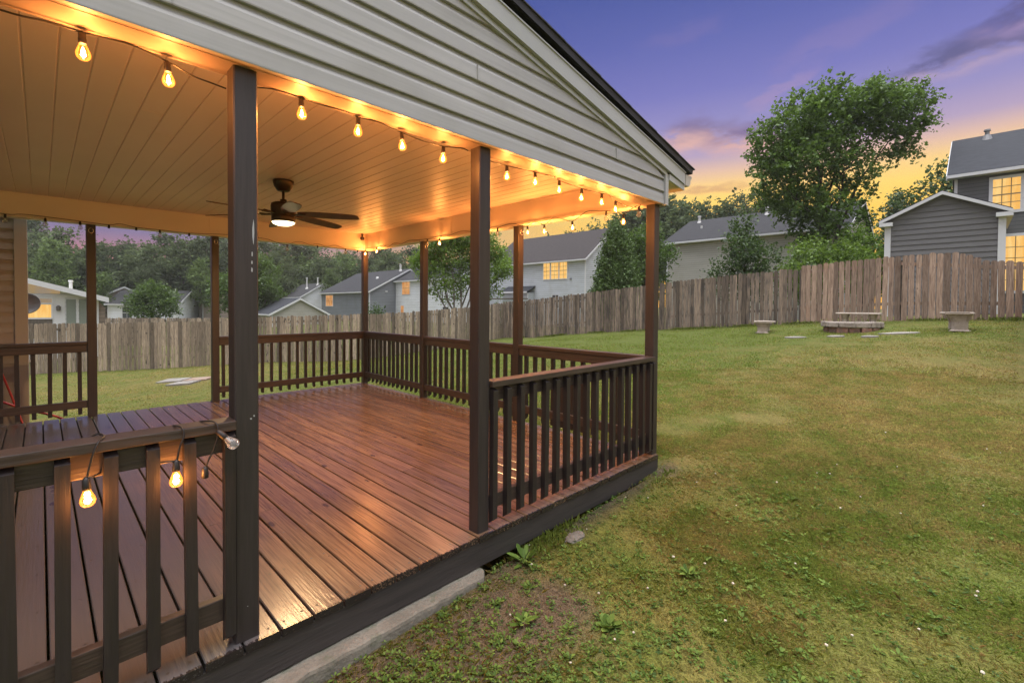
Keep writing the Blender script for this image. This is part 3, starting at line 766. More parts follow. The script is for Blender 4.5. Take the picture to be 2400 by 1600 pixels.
c4_ = [(XS, 7.38, 2.30), (XS, 7.30, 2.312), (XS, 7.1, 2.29), (XS, 6.94, 2.328), (XS, 6.75, 2.345), (XS, 6.6, 2.30), (XS, 6.4, 2.345), (XS, 6.2, 2.315), (XS, 6.0, 2.345), (XS, 5.75, 2.33), (XS, 5.53, 2.323), (XS, 5.38, 2.31), (XS, 5.24, 2.307), (XS, 5.0, 2.325), (XS, 4.75, 2.35), (XS, 4.5, 2.31), (XS, 4.26, 2.272), (XS, 4.08, 2.318), (XS, 3.85, 2.34), (XS, 3.7, 2.30), (XS, 3.59, 2.278), (XS, 3.48, 2.32), (XS, 3.34, 2.265), (XS, 3.22, 2.325), (XS, 3.1, 2.30), (XS, 2.96, 2.258), (XS, 2.84, 2.31), (XS, 2.75, 2.335), (XS, 2.55, 2.308), (XS, 2.45, 2.29), (XS, 2.36, 2.248), (XS, 2.27, 2.29), (XS, 2.21, 2.31)]
string_light('wavy string of amber and clear bulbs along the side beam facing the lawn', [smooth_path(c4_)],
             [((XS, y_, z_), s_) for y_, z_, s_ in rb], (XS, 4.8, 2.31), power=1.8)
YB = 7.375
bb = [(-.26, 2.325, 'off'), (.05, 2.325, 'off'), (.34, 2.325, 'off'), (.60, 2.315, 'none'), (.86, 2.32, 'none'), (1.10, 2.315, 'off'), (1.42, 2.31, 'none'), (2.68, 2.28, 'off'), (3.15, 2.31, 'none'), (3.62, 2.305, 'off'), (3.84, 2.30, 'none')]
c5 = [(-2.2, YB, 2.37), (-.7, YB, 2.36), (-.26, YB, 2.328), (-.1, YB, 2.345), (.34, YB, 2.33), (.60, YB, 2.32), (.70, YB, 2.345), (.86, YB, 2.322), (1.1, YB, 2.318), (1.42, YB, 2.313), (1.8, YB, 2.34), (2.2, YB, 2.345), (2.40, YB, 2.335), (2.52, YB, 2.30), (2.68, YB, 2.283), (2.80, YB, 2.335), (2.9, YB, 2.345), (3.03, YB, 2.315), (3.15, YB, 2.34), (3.3, YB, 2.315), (3.45, YB, 2.345), (3.62, YB, 2.308), (3.84, YB, 2.303), (3.93, YB, 2.315)]
string_light('unlit string of small clear bulbs along the back beam', [smooth_path(c5)], [((x_, YB, z_), s_) for x_, z_, s_ in bb], (1.0, YB, 2.31))
g1 = [(-.35, 2.118, .79), (-.1, 2.125, .80), (.05, 2.135, .86), (.13, 2.132, .915), (.15, 2.08, .917), (.135, 2.033, .914), (.120, 2.021, .88), (.110, 2.019, .84), (.102, 2.018, .80)]
g2 = [(.098, 2.02, .80), (.12, 2.028, .802), (.17, 2.118, .79), (.27, 2.118, .782), (.31, 2.024, .805), (.342, 2.018, .802)]
g3 = [(.346, 2.018, .80), (.355, 2.019, .85), (.368, 2.022, .885), (.366, 2.034, .915), (.352, 2.08, .917), (.36, 2.14, .90), (.40, 2.145, .84), (.43, 2.14, .90), (.448, 2.08, .918), (.472, 2.034, .917), (.478, 2.018, .88), (.463, 2.018, .82), (.446, 2.018, .785), (.436, 2.018, .758)]
string_light('loose end of light string draped over the front railing beside the big post', [smooth_path(g1), smooth_path(g2), smooth_path(g3), [(.480, 2.012, .885), (.484, 2.006, .884)]],
             [((.10, 2.018, .802), 'lit'), ((.344, 2.018, .803), 'lit'), ((.434, 2.018, .757), 'none'), ((.474, 2.008, .888), 'off', (.55, -.35, -.62))], (.2, 2.06, .91), power=.45)

# ------------------------------------------------------------------ footing strip, rock
b = MB(); rn = random.Random(11); xs = [-1.2 + .05 * k for k in range(62)]
top = []; 
vs = []
for i, x_ in enumerate(xs):
    yo = 1.955 + rn.uniform(-.005, .005) + (.05 if i == len(xs) - 1 else 0); zt = -.190 + rn.uniform(-.0025, .0025)
    vs += [(x_, 2.26, -.5), (x_, 2.26, zt), (x_, yo + .014, zt - .001), (x_, yo + .004, zt - .006), (x_, yo, zt - .02), (x_, yo - .01, -.5)]
fs = []
for i in range(len(xs) - 1):
    for j in range(5): fs.append((6 * i + j, 6 * (i + 1) + j, 6 * (i + 1) + j + 1, 6 * i + j + 1))
fs += [tuple(range(6)), tuple(reversed(range(6 * (len(xs) - 1), 6 * len(xs))))]
b.add(vs, [tuple(reversed(f)) for f in fs])
tag(b.build('concrete_strip', m['concrete'], origin=(.3, 2.1, -.3)), 'rough grey concrete footing strip under the front edge of the deck', 'concrete footing')
b = MB(); b.ico((2.55, 1.86, gz(2.55, 1.86) + .012), .075, 3, .10, (1.25, .7, .42), seed=4)
tag(b.build('rock', m['rock'], origin=(2.55, 1.86, -.25)), 'small flat grey rock in the grass in front of the deck', 'rock')

# ------------------------------------------------------------------ the house the porch belongs to, hose and dish
hx = -.108
house = thing('beige_house', 'beige lap sided house wall with a broad corner board behind the porch', 'house', (-3.5, 8.9, -.9))
b = MB(); z0 = -.9; k = 0
while z0 < 4.4:
    b.add([(-8, 8.282, z0), (hx - .115, 8.282, z0), (hx - .115, 8.298, z0 + .128), (-8, 8.298, z0 + .128), (-8, 8.30, z0), (hx - .115, 8.30, z0)], [(0, 1, 2, 3), (4, 5, 1, 0)]); z0 += .127
b.box(-8, hx - .02, 8.30, 9.55, -1.2, 4.6)
b.build('wall', m['house_siding_beige'], house)
b = MB(); b.box(hx - .1145, hx, 8.262, 8.2995, -1.2, 4.5); b.box(hx - .0195, hx, 8.30, 8.39, -1.2, 4.5); b.build('corner_board', m['beige_trim'], house, bevel=.004)
b = MB(); b.box(-8.4, hx + .35, 7.95, 9.9, 4.601, 4.75); b.prism([(-8.4, 7.95, 4.751), (-8.4, 9.9, 4.751), (-8.4, 8.9, 5.2)], (8.4 + hx + .35, 0, 0)); b.build('roof', m['roof_brown'], house)
h1 = [(-.75, 8.24, 1.10), (-.55, 8.20, .95), (-.40, 8.18, .72), (-.30, 8.18, .40), (-.22, 8.16, .10), (-.15, 8.12, -.15), (-.05, 8.05, -.45), (.10, 8.02, -.66)]
h2 = [(-1.1, 8.0, .55), (-.6, 7.92, .40), (-.35, 7.90, .24), (-.15, 7.88, .12), (0.02, 7.87, .04), (.15, 7.87, -.03), (.32, 7.86, -.17), (.5, 7.9, -.38), (.62, 7.98, -.66)]
b = MB(); b.tube(smooth_path(h1), .011, 8); b.tube(smooth_path(h2), .013, 8); b.tube(smooth_path([(.62, 7.98, -.66), (.4, 8.1, -.68), (.10, 8.02, -.66)]), .012, 8)
tag(b.build('garden_hose', m['red_hose'], origin=(-.2, 8.1, -.66), smooth=True), 'red garden hose hanging between the back railing and the beige house', 'hose')
dish = thing('satellite_dish', 'grey satellite dish sticking out past the beige house corner', 'satellite dish', (-.13, 9.50, 1.2))
b = MB(); prof = [(.15 * math.sin(a), .040 * (1 - math.cos(a * 1.5))) for a in [i * .17 for i in range(1, 10)]]
b.lathe(prof + [(r_ - .004, z_ + .012) for r_, z_ in prof[::-1]], (-.115, 9.62, 1.345), 26, axis=(-.28, -.90, .22)); b.build('reflector', m['dish_grey'], dish, smooth=True)
b = MB(); b.tube([(-.16, 9.5, 1.22), (-.12, 9.66, 1.23), (-.115, 9.65, 1.33)], .018, 8); b.build('mast', m['vent_grey'], dish)
b = MB(); b.tube([(-.115, 9.60, 1.24), (-.15, 9.42, 1.27)], .007, 6); b.box(-.165, -.135, 9.39, 9.43, 1.255, 1.30); b.build('feed_arm', m['vent_grey'], dish)
# ------------------------------------------------------------------ fences
def fence(label, pts, matn, seed=0, width=.14, lean=.006, gap=.15, ragged=.012, dogear=True, group=None, panel=17):
    """picket fence along pts [(x, y, z_top, z_bottom or None)]: panels of pickets, posts behind"""
    rn = random.Random(seed)
    P = [Vector((p[0], p[1], 0)) for p in pts]
    seg = [0]
    for a, b_ in zip(P, P[1:]): seg.append(seg[-1] + (b_ - a).length)
    root = thing('wooden_fence', label, 'fence', (P[0].x, P[0].y, gz(P[0].x, P[0].y)), group=group)
    def at(s):
        i = max(k for k in range(len(seg) - 1) if seg[k] <= s + 1e-9); t = (s - seg[i]) / (seg[i + 1] - seg[i])
        p = P[i].lerp(P[i + 1], t); zt = pts[i][2] + (pts[i + 1][2] - pts[i][2]) * t
        return p, zt, (P[i + 1] - P[i]).normalized()
    s = 0; cnt = 0; b = MB(); s_panel = 0
    def flush(b, s0, s1):
        if not b.v: return
        p0, zt0, d0 = at(s0); p1, zt1, d1 = at(s1)
        nrm = Vector((-d0.y, d0.x, 0))
        if nrm.dot(p0) < 0: nrm = -nrm                       # away from the camera side
        for hgt in (.25, .86):
            a = p0 + nrm * .035; c_ = p1 + nrm * .035
            za = gz(p0.x, p0.y) + hgt * (zt0 - gz(p0.x, p0.y)); zb = gz(p1.x, p1.y) + hgt * (zt1 - gz(p1.x, p1.y))
            b.prism([(a.x - nrm.x * .018, a.y - nrm.y * .018, za), (a.x + nrm.x * .018, a.y + nrm.y * .018, za), (a.x + nrm.x * .018, a.y + nrm.y * .018, za + .088), (a.x - nrm.x * .018, a.y - nrm.y * .018, za + .088)], (c_.x - a.x, c_.y - a.y, zb - za))
        b.build('board_panel', m[matn], root)
        q = MB(); a = p0 + nrm * .10; zz = gz(a.x, a.y)
        q.box(a.x - .045, a.x + .045, a.y - .045, a.y + .045, zz - .3, zt0 - .12)
        q.build('post', m['fence_post_wood'], root)
    while s + width < seg[-1]:
        p, zt, d = at(s + width / 2); nrm = Vector((-d.y, d.x, 0))
        if nrm.dot(p) < 0: nrm = -nrm
        zb = gz(p.x, p.y) + rn.uniform(-.03, .02)
        wv = width * rn.uniform(.86, 1.0) - (.016 if rn.random() < gap else .007)
        ln = rn.gauss(0, lean); zt2 = zt + rn.gauss(0, ragged); off = rn.uniform(0, .009)
        cz = min(.035, wv * .25) if dogear else .004
        h0 = -wv / 2; h1 = wv / 2; cr = rn.uniform(-.005, .005)
        prof = [(h0, zb), (h1, zb), (h1 + cr, zt2 - cz), (h1 - cz + cr, zt2), (h0 + cz + cr, zt2), (h0 + cr, zt2 - cz)]
        vs = []
        for u, z_ in prof:
            uu = u + ln * (z_ - zb); q = p + d * uu - nrm * off
            vs.append((q.x, q.y, z_))
        b.prism(vs, nrm * .016)
        s += width; cnt += 1
        if cnt % panel == 0:
            flush(b, s_panel, s); b = MB(); s_panel = s
    flush(b, s_panel, min(s, seg[-1] - .01))
    return root
fence('grey picket fence across the low back lawn nearest the beige house', [(-3.2, 26.0, .57), (-.31, 24.6, .60), (1.47, 23.65, .61), (3.45, 22.67, .66), (5.1, 21.75, .675)], 'fence_old', 1, lean=.004)
fence('grey picket fence behind the back porch railing stepping uphill to the maple', [(5.2, 21.45, .80), (6.2, 20.4, .85), (8.68, 18.05, .97), (9.4, 17.38, 1.005), (11.7, 17.2, 1.09), (12.16, 17.2, 1.11), (14.6, 17.2, 1.30), (16.0, 17.25, 1.40), (17.3, 17.3, 1.56)], 'fence_old', 2, lean=.006, ragged=.016)
fence('dark weathered ragged picket fence climbing the slope behind the corner post', [(17.35, 17.42, 1.57), (17.35, 15.6, 1.67), (17.35, 11.87, 2.0), (17.35, 9.4, 2.22), (17.35, 7.77, 2.38), (17.35, 5.73, 2.52), (17.35, 3.94, 2.62)], 'fence_weathered', 3, lean=.010, gap=.22, ragged=.018)
fence('reddish brown newer picket fence behind the stone benches', [(17.35, 3.9, 2.71), (17.35, 1.79, 2.84), (17.35, .77, 2.88), (17.35, .38, 2.87), (17.35, .09, 2.81), (17.35, -.03, 2.75), (17.35, -.19, 2.63), (17.35, -1.0, 2.54)], 'fence_newer', 4, width=.145, lean=.005)
fence('short end of side fence coming forward at the right edge of the lawn', [(18.2, -.97, 2.72), (16.6, -.97, 2.62), (9.0, -1.0, 2.0)], 'fence_newer', 5, lean=.008)
fence('distant fence top showing beyond the low lawn fence', [(1.6, 40.5, .43), (8.4, 34.0, .48)], 'fence_old', 6, lean=.004)

# ------------------------------------------------------------------ yard: benches, fire pit, flagstones
def bench(label, x, y, rz, L, wd, h, curve=.10):
    z0 = gz(x, y) - .02
    r = thing('stone_bench', label, 'bench', (x, y, z0), rz, 'curved stone benches round the fire pit')
    b = MB(); n_ = 14; t_ = .062; ring = []
    for i in range(n_ + 1):
        u = -L / 2 + L * i / n_; c_ = curve * (1 - (2 * u / L) ** 2); ef = 1 if 0 < i < n_ else .94
        ring.append([(u, c_ - wd / 2 * ef, h - t_ + .012), (u, c_ - wd / 2 * ef - .012, h - t_ / 2), (u, c_ - wd / 2 * ef + .006, h), (u, c_ + wd / 2 * ef - .006, h), (u, c_ + wd / 2 * ef + .012, h - t_ / 2), (u, c_ + wd / 2 * ef, h - t_ + .012)])
    vs = [p for q in ring for p in q]; fs = []
    for i in range(n_):
        for j in range(6): fs.append((6 * i + j, 6 * i + (j + 1) % 6, 6 * (i + 1) + (j + 1) % 6, 6 * (i + 1) + j))
    fs += [tuple(reversed(range(6))), tuple(range(6 * n_, 6 * n_ + 6))]
    b.add(vs, [tuple(reversed(f)) for f in fs]); b.build('seat', m['stone_bench'], r, local=True)
    for s in (-1, 1):
        b = MB(); u = s * L * .31; c_ = curve * (1 - (2 * u / L) ** 2)
        rows = [(0, .82, .085), (.03, .84, .088), (.10, .62, .066), (.55, .60, .062), (.80, .78, .075), (1.0, .90, .09)]
        hh = h - t_ + .012; vs = []
        for t, wf, th in rows:
            for (a, c2) in ((-1, -.55), (-.6, -1), (.6, -1), (1, -.55), (1, .55), (.6, 1), (-.6, 1), (-1, .55)):
                vs.append((u + c2 * th, c_ + a * wf * wd / 2, hh * t))
        fs = [(8 * i + j, 8 * i + (j + 1) % 8, 8 * (i + 1) + (j + 1) % 8, 8 * (i + 1) + j) for i in range(len(rows) - 1) for j in range(8)]
        b.add(vs, [tuple(reversed(f)) for f in fs]); b.build('leg', m['stone_bench'], r, local=True)
    return r
bench('small curved stone bench seen end on, left of the fire pit', 14.75, 4.15, R(8), .70, .40, .34)
bench('long curved stone bench behind the fire pit against the fence', 16.3, 2.24, R(-90), 1.02, .34, .36, .09)
bench('broad curved stone bench seen end on, right of the fire pit', 14.75, .28, R(188), .74, .43, .43)
fx, fy = 15.05, 2.22; fz = gz(14.4, 2.2) - .02
pit = thing('fire_pit', 'low round fire pit of reddish stones under a pale cap in the lawn', 'fire pit', (fx, fy, fz))
b = MB(); rn = random.Random(21); n_ = 14
for course, (z0, z1) in enumerate(((-.06, .155),)):
    a = rn.uniform(0, .3)
    for k in range(n_):
        da = 2 * PI / n_ * rn.uniform(.96, 1.02); r0, r1 = .42, .60 + rn.uniform(-.015, .02)
        t0 = a + 2 * PI * k / n_ + .006; t1 = t0 + da - .012; zt = z1 + rn.uniform(-.012, .0)
        pr = [(r0, t0), (r1 - .02, t0), (r1, t0 + .06), (r1, t1 - .06), (r1 - .02, t1), (r0, t1)]
        b.prism([(fx + r_ * math.cos(t_), fy + r_ * math.sin(t_), fz + z0) for r_, t_ in pr], (0, 0, zt - z0))
b.build('stone_ring', m['pit_stone'], pit, bevel=.012)
b = MB(); rn = random.Random(4); NN = 11
for k in range(NN):
    t0 = 2 * PI * k / NN + .003; t1 = 2 * PI * (k + 1) / NN - .003; rr = .635 + rn.uniform(-.03, .03); zt = .285 + rn.uniform(-.012, .012)
    arc = [(rr + .02 * math.sin(j * 1.9 + k), t0 + (t1 - t0) * j / 5) for j in range(6)] + [(.40, t1 - (t1 - t0) * j / 3) for j in range(4)]
    b.prism([(fx + r_ * math.cos(t_), fy + r_ * math.sin(t_), fz + .157) for r_, t_ in arc], (0, 0, zt - .157))
b.build('cap', m['pit_cap'], pit, bevel=.012)
b = MB(); b.lathe([(.415, .02), (.02, .03)][::-1], (fx, fy, fz), 24); b.build('ash_bed', m['soil'], pit)
rn = random.Random(9)
def slab(name, label, x, y, a, b_, rot, matn, group=None, h=.022):
    n_ = 9; b = MB(); z0 = gz(x, y)
    pts = []
    for k in range(n_):
        t = 2 * PI * k / n_ + rn.uniform(-.2, .2); f = rn.uniform(.85, 1.1)
        u, v = a * math.cos(t) * f, b_ * math.sin(t) * f
        X, Y = x + u * math.cos(rot) - v * math.sin(rot), y + u * math.sin(rot) + v * math.cos(rot)
        pts.append((X, Y, gz(X, Y) - .02))
    b.prism(pts, (0, 0, .02 + h))
    return tag(b.build(name, m[matn], origin=(x, y, z0), bevel=.006), label, 'flagstone', group)
slab('flagstone', 'palest flat flagstone in the grass left of the fire pit', 13.75, 3.18, .26, .10, 1.5, 'flagstone', 'flagstones round the fire pit')
slab('flagstone', 'small flagstone in front of the middle of the fire pit', 13.9, 2.35, .18, .08, 1.6, 'flagstone', 'flagstones round the fire pit')
slab('flagstone', 'narrow flagstone in front of the fire pit, right of the small one', 13.85, 1.70, .18, .08, 1.5, 'flagstone', 'flagstones round the fire pit')
slab('flagstone', 'longest flagstone right of the fire pit toward the broad bench', 14.25, 1.20, .36, .10, 1.75, 'flagstone', 'flagstones round the fire pit')
def paver(label, x, y, a, b_, rot, matn):
    z0 = gz(x, y); b = MB(); c_, s_ = math.cos(rot), math.sin(rot)
    pts = [(x + u * c_ - v * s_, y + u * s_ + v * c_) for u, v in ((-a, -b_), (a, -b_), (a, b_), (-a, b_))]
    b.prism([(X, Y, gz(X, Y) - .02) for X, Y in pts], (0, 0, .065))
    return tag(b.build('paver_slab', m[matn], origin=(x, y, z0), bevel=.006), label, 'paver', 'slabs lying in the low lawn')
paver('pale paver slab at the far left of the group in the low lawn', 3.00, 17.8, .36, .32, -.72, 'flagstone')
paver('reddish paver slab at the far right of the group in the low lawn', 3.56, 17.2, .36, .32, -.72, 'paver_red')
paver('pale paver slab nearest the porch in the low lawn', 3.05, 16.7, .34, .30, -.72, 'flagstone')

# ------------------------------------------------------------------ houses
def wnd(root, side, u, z, w_, h_, lit, nx=2, ny=2, off=0.0, trim='house_trim', fw_=.07, munt=True, sash=True):
    """window on a wall plane: side 'f' front (v = off, facing -v) or 'r' right gable end (u = off, facing +u)"""
    def P(a, b_, c_):                       # a across, b_ proud of the wall, c_ up
        return (a, off - b_, c_) if side == 'f' else (off + b_, a, c_)
    def bx(b, a0, a1, b0, b1, c0, c1, k=0):
        p, q = P(a0, b0, c0), P(a1, b1, c1)
        b.box(min(p[0], q[0]), max(p[0], q[0]), min(p[1], q[1]), max(p[1], q[1]), c0, c1, k)
    b = MB(); f = fw_
    bx(b, u - f, u + w_ + f, 0.001, .05, z + h_, z + h_ + f); bx(b, u - f, u + w_ + f, 0.001, .06, z - f, z)
    bx(b, u - f, u, 0.001, .05, z + .0005, z + h_ - .0005); bx(b, u + w_, u + w_ + f, 0.001, .05, z + .0005, z + h_ - .0005)
    fr = b.build('window', m[trim], root, local=True)
    b = MB(); bx(b, u, u + w_, .002, .012, z, z + h_); pn = b.build('pane', m[lit], local=True, parent=fr)
    b = MB(); t_ = .014
    if munt:
        for i in range(1, nx): bx(b, u + w_ * i / nx - t_, u + w_ * i / nx + t_, .0125, .022, z, z + h_)
        for j in range(1, ny): bx(b, u, u + w_, .0225, .030, z + h_ * j / ny - t_, z + h_ * j / ny + t_)
    if sash: bx(b, u, u + w_, .0305, .045, z + h_ * .5 - .025, z + h_ * .5 + .025)
    if b.v: b.build('muntin', m['muntin' if lit.startswith('lit') else trim], local=True, parent=fr)
    return fr
def block(root, L, D, zb, ze, zr, sid, roof, u0=0.0, v0=0.0, og=.25, oe=.35, axis='u', corner=True, gutter=True, parts=('wall', 'roof', 'trim')):
    """gabled block: ridge along u (axis 'u') or along v"""
    b = MB()
    def T(a, c_, z): return (u0 + a, v0 + c_, z) if axis == 'u' else (u0 + c_, v0 + a, z)
    LL, DD = (L, D) if axis == 'u' else (D, L)
    poly = [T(0, 0, zb), T(0, DD, zb), T(0, DD, ze), T(0, DD / 2, zr), T(0, 0, ze)]
    d = Vector(T(LL, 0, 0)) - Vector(T(0, 0, 0)); b.prism(poly, d)
    b.build(parts[0], m[sid], root, local=True)
    sl = (zr - ze) / (DD / 2); b = MB(); t_ = .11
    for s in (0, 1):
        q = (lambda c_: c_) if s == 0 else (lambda c_: DD - c_)
        e = -oe; pr = [T(-og, q(e), ze + sl * e + .012), T(-og, q(DD / 2), zr + .012), T(-og, q(DD / 2), zr + .012 + t_), T(-og, q(e), ze + sl * e + .012 + t_)]
        b.prism(pr, d + (Vector(T(2 * og, 0, 0)) - Vector(T(0, 0, 0))))
    b.build(parts[1], m[roof], root, local=True)
    b = MB()
    for s in (0, 1):
        q = (lambda c_: c_) if s == 0 else (lambda c_: DD - c_)
        for a0, a1 in ((-og - .03, -og - .002), (LL + og + .002, LL + og + .03)):
            e = -oe
            b.prism([T(a0, q(e), ze + sl * e - .10), T(a0, q(DD / 2), zr - .10), T(a0, q(DD / 2), zr + .10), T(a0, q(e), ze + sl * e + .10)], Vector(T(a1 - a0, 0, 0)) - Vector(T(0, 0, 0)))
        if gutter:
            p, r_ = T(-og, q(-oe - .10), ze - sl * oe - .04), T(LL + og, q(-oe - .002), ze - sl * oe + .085)
            b.box(min(p[0], r_[0]), max(p[0], r_[0]), min(p[1], r_[1]), max(p[1], r_[1]), p[2], r_[2])
            p, r_ = T(-og, q(-oe), ze - sl * oe - .05), T(LL + og, q(-.001), ze - sl * oe - .035)
            b.box(min(p[0], r_[0]), max(p[0], r_[0]), min(p[1], r_[1]), max(p[1], r_[1]), p[2], r_[2])
        if corner:
            for a in (-.03, LL - .07):
                p, r_ = T(a, q(-.03), zb), T(a + .10, q(.07), ze - .06)
                b.box(min(p[0], r_[0]), max(p[0], r_[0]), min(p[1], r_[1]), max(p[1], r_[1]), zb, ze - .06)
    b.build(parts[2], m['house_trim'], root, local=True)
def pipe(root, u, v, z0, z1, matn='pvc_white', r=.05):
    b = MB(); b.tube([(u, v, z0), (u, v, z1)], r, 10); b.tube([(u, v, z1 + .001), (u, v, z1 + .08)], [r * 1.5, r * 1.3], 10); b.lathe([(r * 2.6, z0 + .0), (r * 1.3, z0 + .28)], (u, v, 0), 10)
    b.build('vent_pipe', m[matn], root, local=True)
N90 = -PI / 2
# light blue house behind the maple and the conifer
h = thing('neighbour_house', 'light blue two storey house with dark roof and lit triple window beyond the fence', 'house', (37, 39.5, -1), N90)
block(h, 13.4, 9.0, 0, 7.05, 10.3, 'siding_lightblue', 'roof_brown')
for k, (a, w_) in enumerate(((8.20, .86), (9.22, .95), (10.30, .95))): wnd(h, 'f', a, 5.12, w_, 1.62, 'lit_window', 2, 4)
wnd(h, 'f', 9.4, 2.2, .8, 1.3, 'glass_dark', 2, 2); wnd(h, 'f', 12.2, 2.2, .8, 1.3, 'glass_dark', 2, 2)
b = MB(); b.box(3.3, 6.9, -1.1, -.001, 0, 3.78); b.build('bay', m['siding_lightblue'], h, local=True)
b = MB(); b.prism([(3.1, -1.35, 3.80), (3.1, -.002, 4.42), (3.1, -.002, 4.50), (3.1, -1.35, 3.88)], (4.0, 0, 0)); b.build('bay_roof', m['roof_slate'], h, local=True)
b = MB(); b.box(3.1, 7.1, -1.45, -1.352, 3.72, 3.88); b.box(6.901, 7.0, -1.12, -1.02, 0, 3.72); b.build('gutter', m['house_trim'], h, local=True)
b = MB(); b.box(3.0, 7.4, -3.6, -1.46, 3.05, 3.17); b.box(3.1, 3.22, -3.5, -3.38, 0, 3.05); b.box(7.2, 7.32, -3.5, -3.38, 0, 3.05); b.build('patio_roof', m['fence_post_wood'], h, local=True)
b = MB(); b.box(11.65, 11.80, -.12, -.001, 5.0, 5.14); b.ico((11.72, -.16, 5.04), .08, 2); b.build('flood_lamp', m['vent_grey'], h, local=True)
# long grey beige house
h = thing('neighbour_house', 'long grey beige house with dark roof and roof vents behind the tall maple', 'house', (33, 16.0, -.6), N90)
block(h, 10.8, 9.0, 0, 6.72, 8.78, 'siding_greige', 'roof_dark')
for u, v, z in ((.75, 3.9, 8.42), (5.55, 3.9, 8.42)): pipe(h, u, v, z, z + .62, 'pvc_white', .09)
b = MB(); b.box(1.55, 1.67, 2.2, 2.3, 7.6, 8.05); b.build('roof_vent', m['pvc_white'], h, local=True)
# dark grey house and its gabled wing at the right
h = thing('neighbour_house', 'dark grey house with lit windows and white trimmed gabled wing behind the newer fence', 'house', (27.5, .6, 0), N90)
block(h, 9.5, 10.0, 0, 7.02, 9.62, 'siding_darkgrey', 'roof_slate', oe=.32)
wnd(h, 'f', 1.10, 5.31, .76, 1.28, 'lit_window', 3, 4, fw_=.11); wnd(h, 'f', 1.45, 2.1, 1.25, 2.16, 'lit_window', 4, 5, fw_=.11)
pipe(h, .95, 4.35, 9.30, 9.75, 'vent_grey', .085)
b = MB(); uL, uR, uA, zE, zA = -1.86, 1.34, -.25, 4.80, 5.60; v0 = -3.74; z0 = 0.0; pt = .20
def wing_x(z): return (uL if z <= zE else uL + (uA - uL) * (z - zE) / (zA - zE), uR if z <= zE else uR + (uA - uR) * (z - zE) / (zA - zE))
rows = []
while z0 < zA:
    z1 = min(z0 + pt, zA - .001)
    zs = [z0, z1] if not (z0 < zE < z1) else [z0, zE, z1]
    fr_ = [(wing_x(z_), -.030 * (1 - (z_ - z0) / pt)) for z_ in zs]; vs = []
    for (xx, dy), z_ in zip(fr_, zs): vs += [(xx[0], v0 + dy, z_), (xx[1], v0 + dy, z_)]
    vs += [(fr_[0][0][0], v0, z0), (fr_[0][0][1], v0, z0)]; n_ = len(zs)
    b.add(vs, [(2 * i, 2 * i + 1, 2 * i + 3, 2 * i + 2) for i in range(n_ - 1)] + [(2 * n_, 2 * n_ + 1, 1, 0)]); z0 += pt
b.prism([(uL, v0 + .001, 0), (uR, v0 + .001, 0), (uR, v0 + .001, zE), (uA, v0 + .001, zA), (uL, v0 + .001, zE)], (0, 3.7, 0))
b.build('wing_wall', m['wing_siding'], h, local=True)
b = MB()
for a, c_ in ((uL, uA), (uR, uA)):
    s = -1 if a < c_ else 1; ov = .17; sl = (zA - zE) / abs(c_ - a)
    ex = a + s * ov; ez = zE - sl * ov
    b.prism([(ex, v0 - .22, ez + .02), (c_, v0 - .22, zA + .02), (c_, v0 - .22, zA + .11), (ex, v0 - .22, ez + .11)], (0, 3.95, 0))
b.build('wing_roof', m['roof_slate'], h, local=True)
b = MB()
for a, c_ in ((uL, uA), (uR, uA)):
    s = -1 if a < c_ else 1; ov = .19; sl = (zA - zE) / abs(c_ - a); ex = a + s * ov; ez = zE - sl * ov
    b.prism([(ex, v0 - .25, ez - .045), (c_, v0 - .25, zA - .045), (c_, v0 - .25, zA + .075), (ex, v0 - .25, ez + .075)], (0, .028, 0))
    b.prism([(ex, v0 - .2215, ez - .02), (c_, v0 - .2215, zA - .02), (c_, v0 - .2215, zA + .0), (ex, v0 - .2215, ez + .0)], (0, .215, 0))
    b.box(min(ex, a - s * .22), max(ex, a - s * .22), v0 - .245, v0 - .04, zE - .24, zE - .10)
    b.box(min(ex, a + s * .05), max(ex, a + s * .05), v0 - .03, 0 - .05, zE - .24, zE - .13)
    c0 = min(a + s * .035, a - s * .155); b.box(c0, c0 + .19, v0 - .052, v0 + .05, 0, zE - .241)
b.build('wing_trim', m['house_trim'], h, local=True)
# blue grey house with a white wing, far
h = thing('neighbour_house', 'far blue grey gabled house with white wing and one lit window', 'house', (29.17, 67, -1), N90)
block(h, 14, 11.6, 0, 4.12, 7.12, 'siding_bluegrey', 'roof_dark', oe=.3)
wnd(h, 'f', 1.6, 2.2, 2.2, 1.5, 'lit_window_dim', 4, 3); pipe(h, 12.8, 5.3, 6.9, 7.7, 'pvc_white', .08); pipe(h, 12.3, 5.5, 6.9, 7.9, 'pvc_white', .08); pipe(h, 10.0, 3.4, 5.95, 6.1, 'pvc_white', .09)
block(h, 13, 7.0, 0, 5.55, 7.5, 'siding_white', 'roof_dark', u0=14.05, v0=3.79, oe=.3, og=.1, parts=('wing_wall', 'wing_roof', 'wing_trim'))
wnd(h, 'f', 15.5, 3.75, 1.75, 1.55, 'lit_window_dim', 2, 2, off=3.79); wnd(h, 'f', 15.2, .6, .7, 1.7, 'lit_window_dim', 2, 3, off=3.79); wnd(h, 'f', 24.0, 1.0, 1.0, 1.2, 'glass_dark', 2, 2, off=3.79)
b = MB(); b.box(14.001, 14.12, 2.2, 2.5, 4.05, 4.2); b.build('flood_lamp', m['house_trim'], h, local=True)
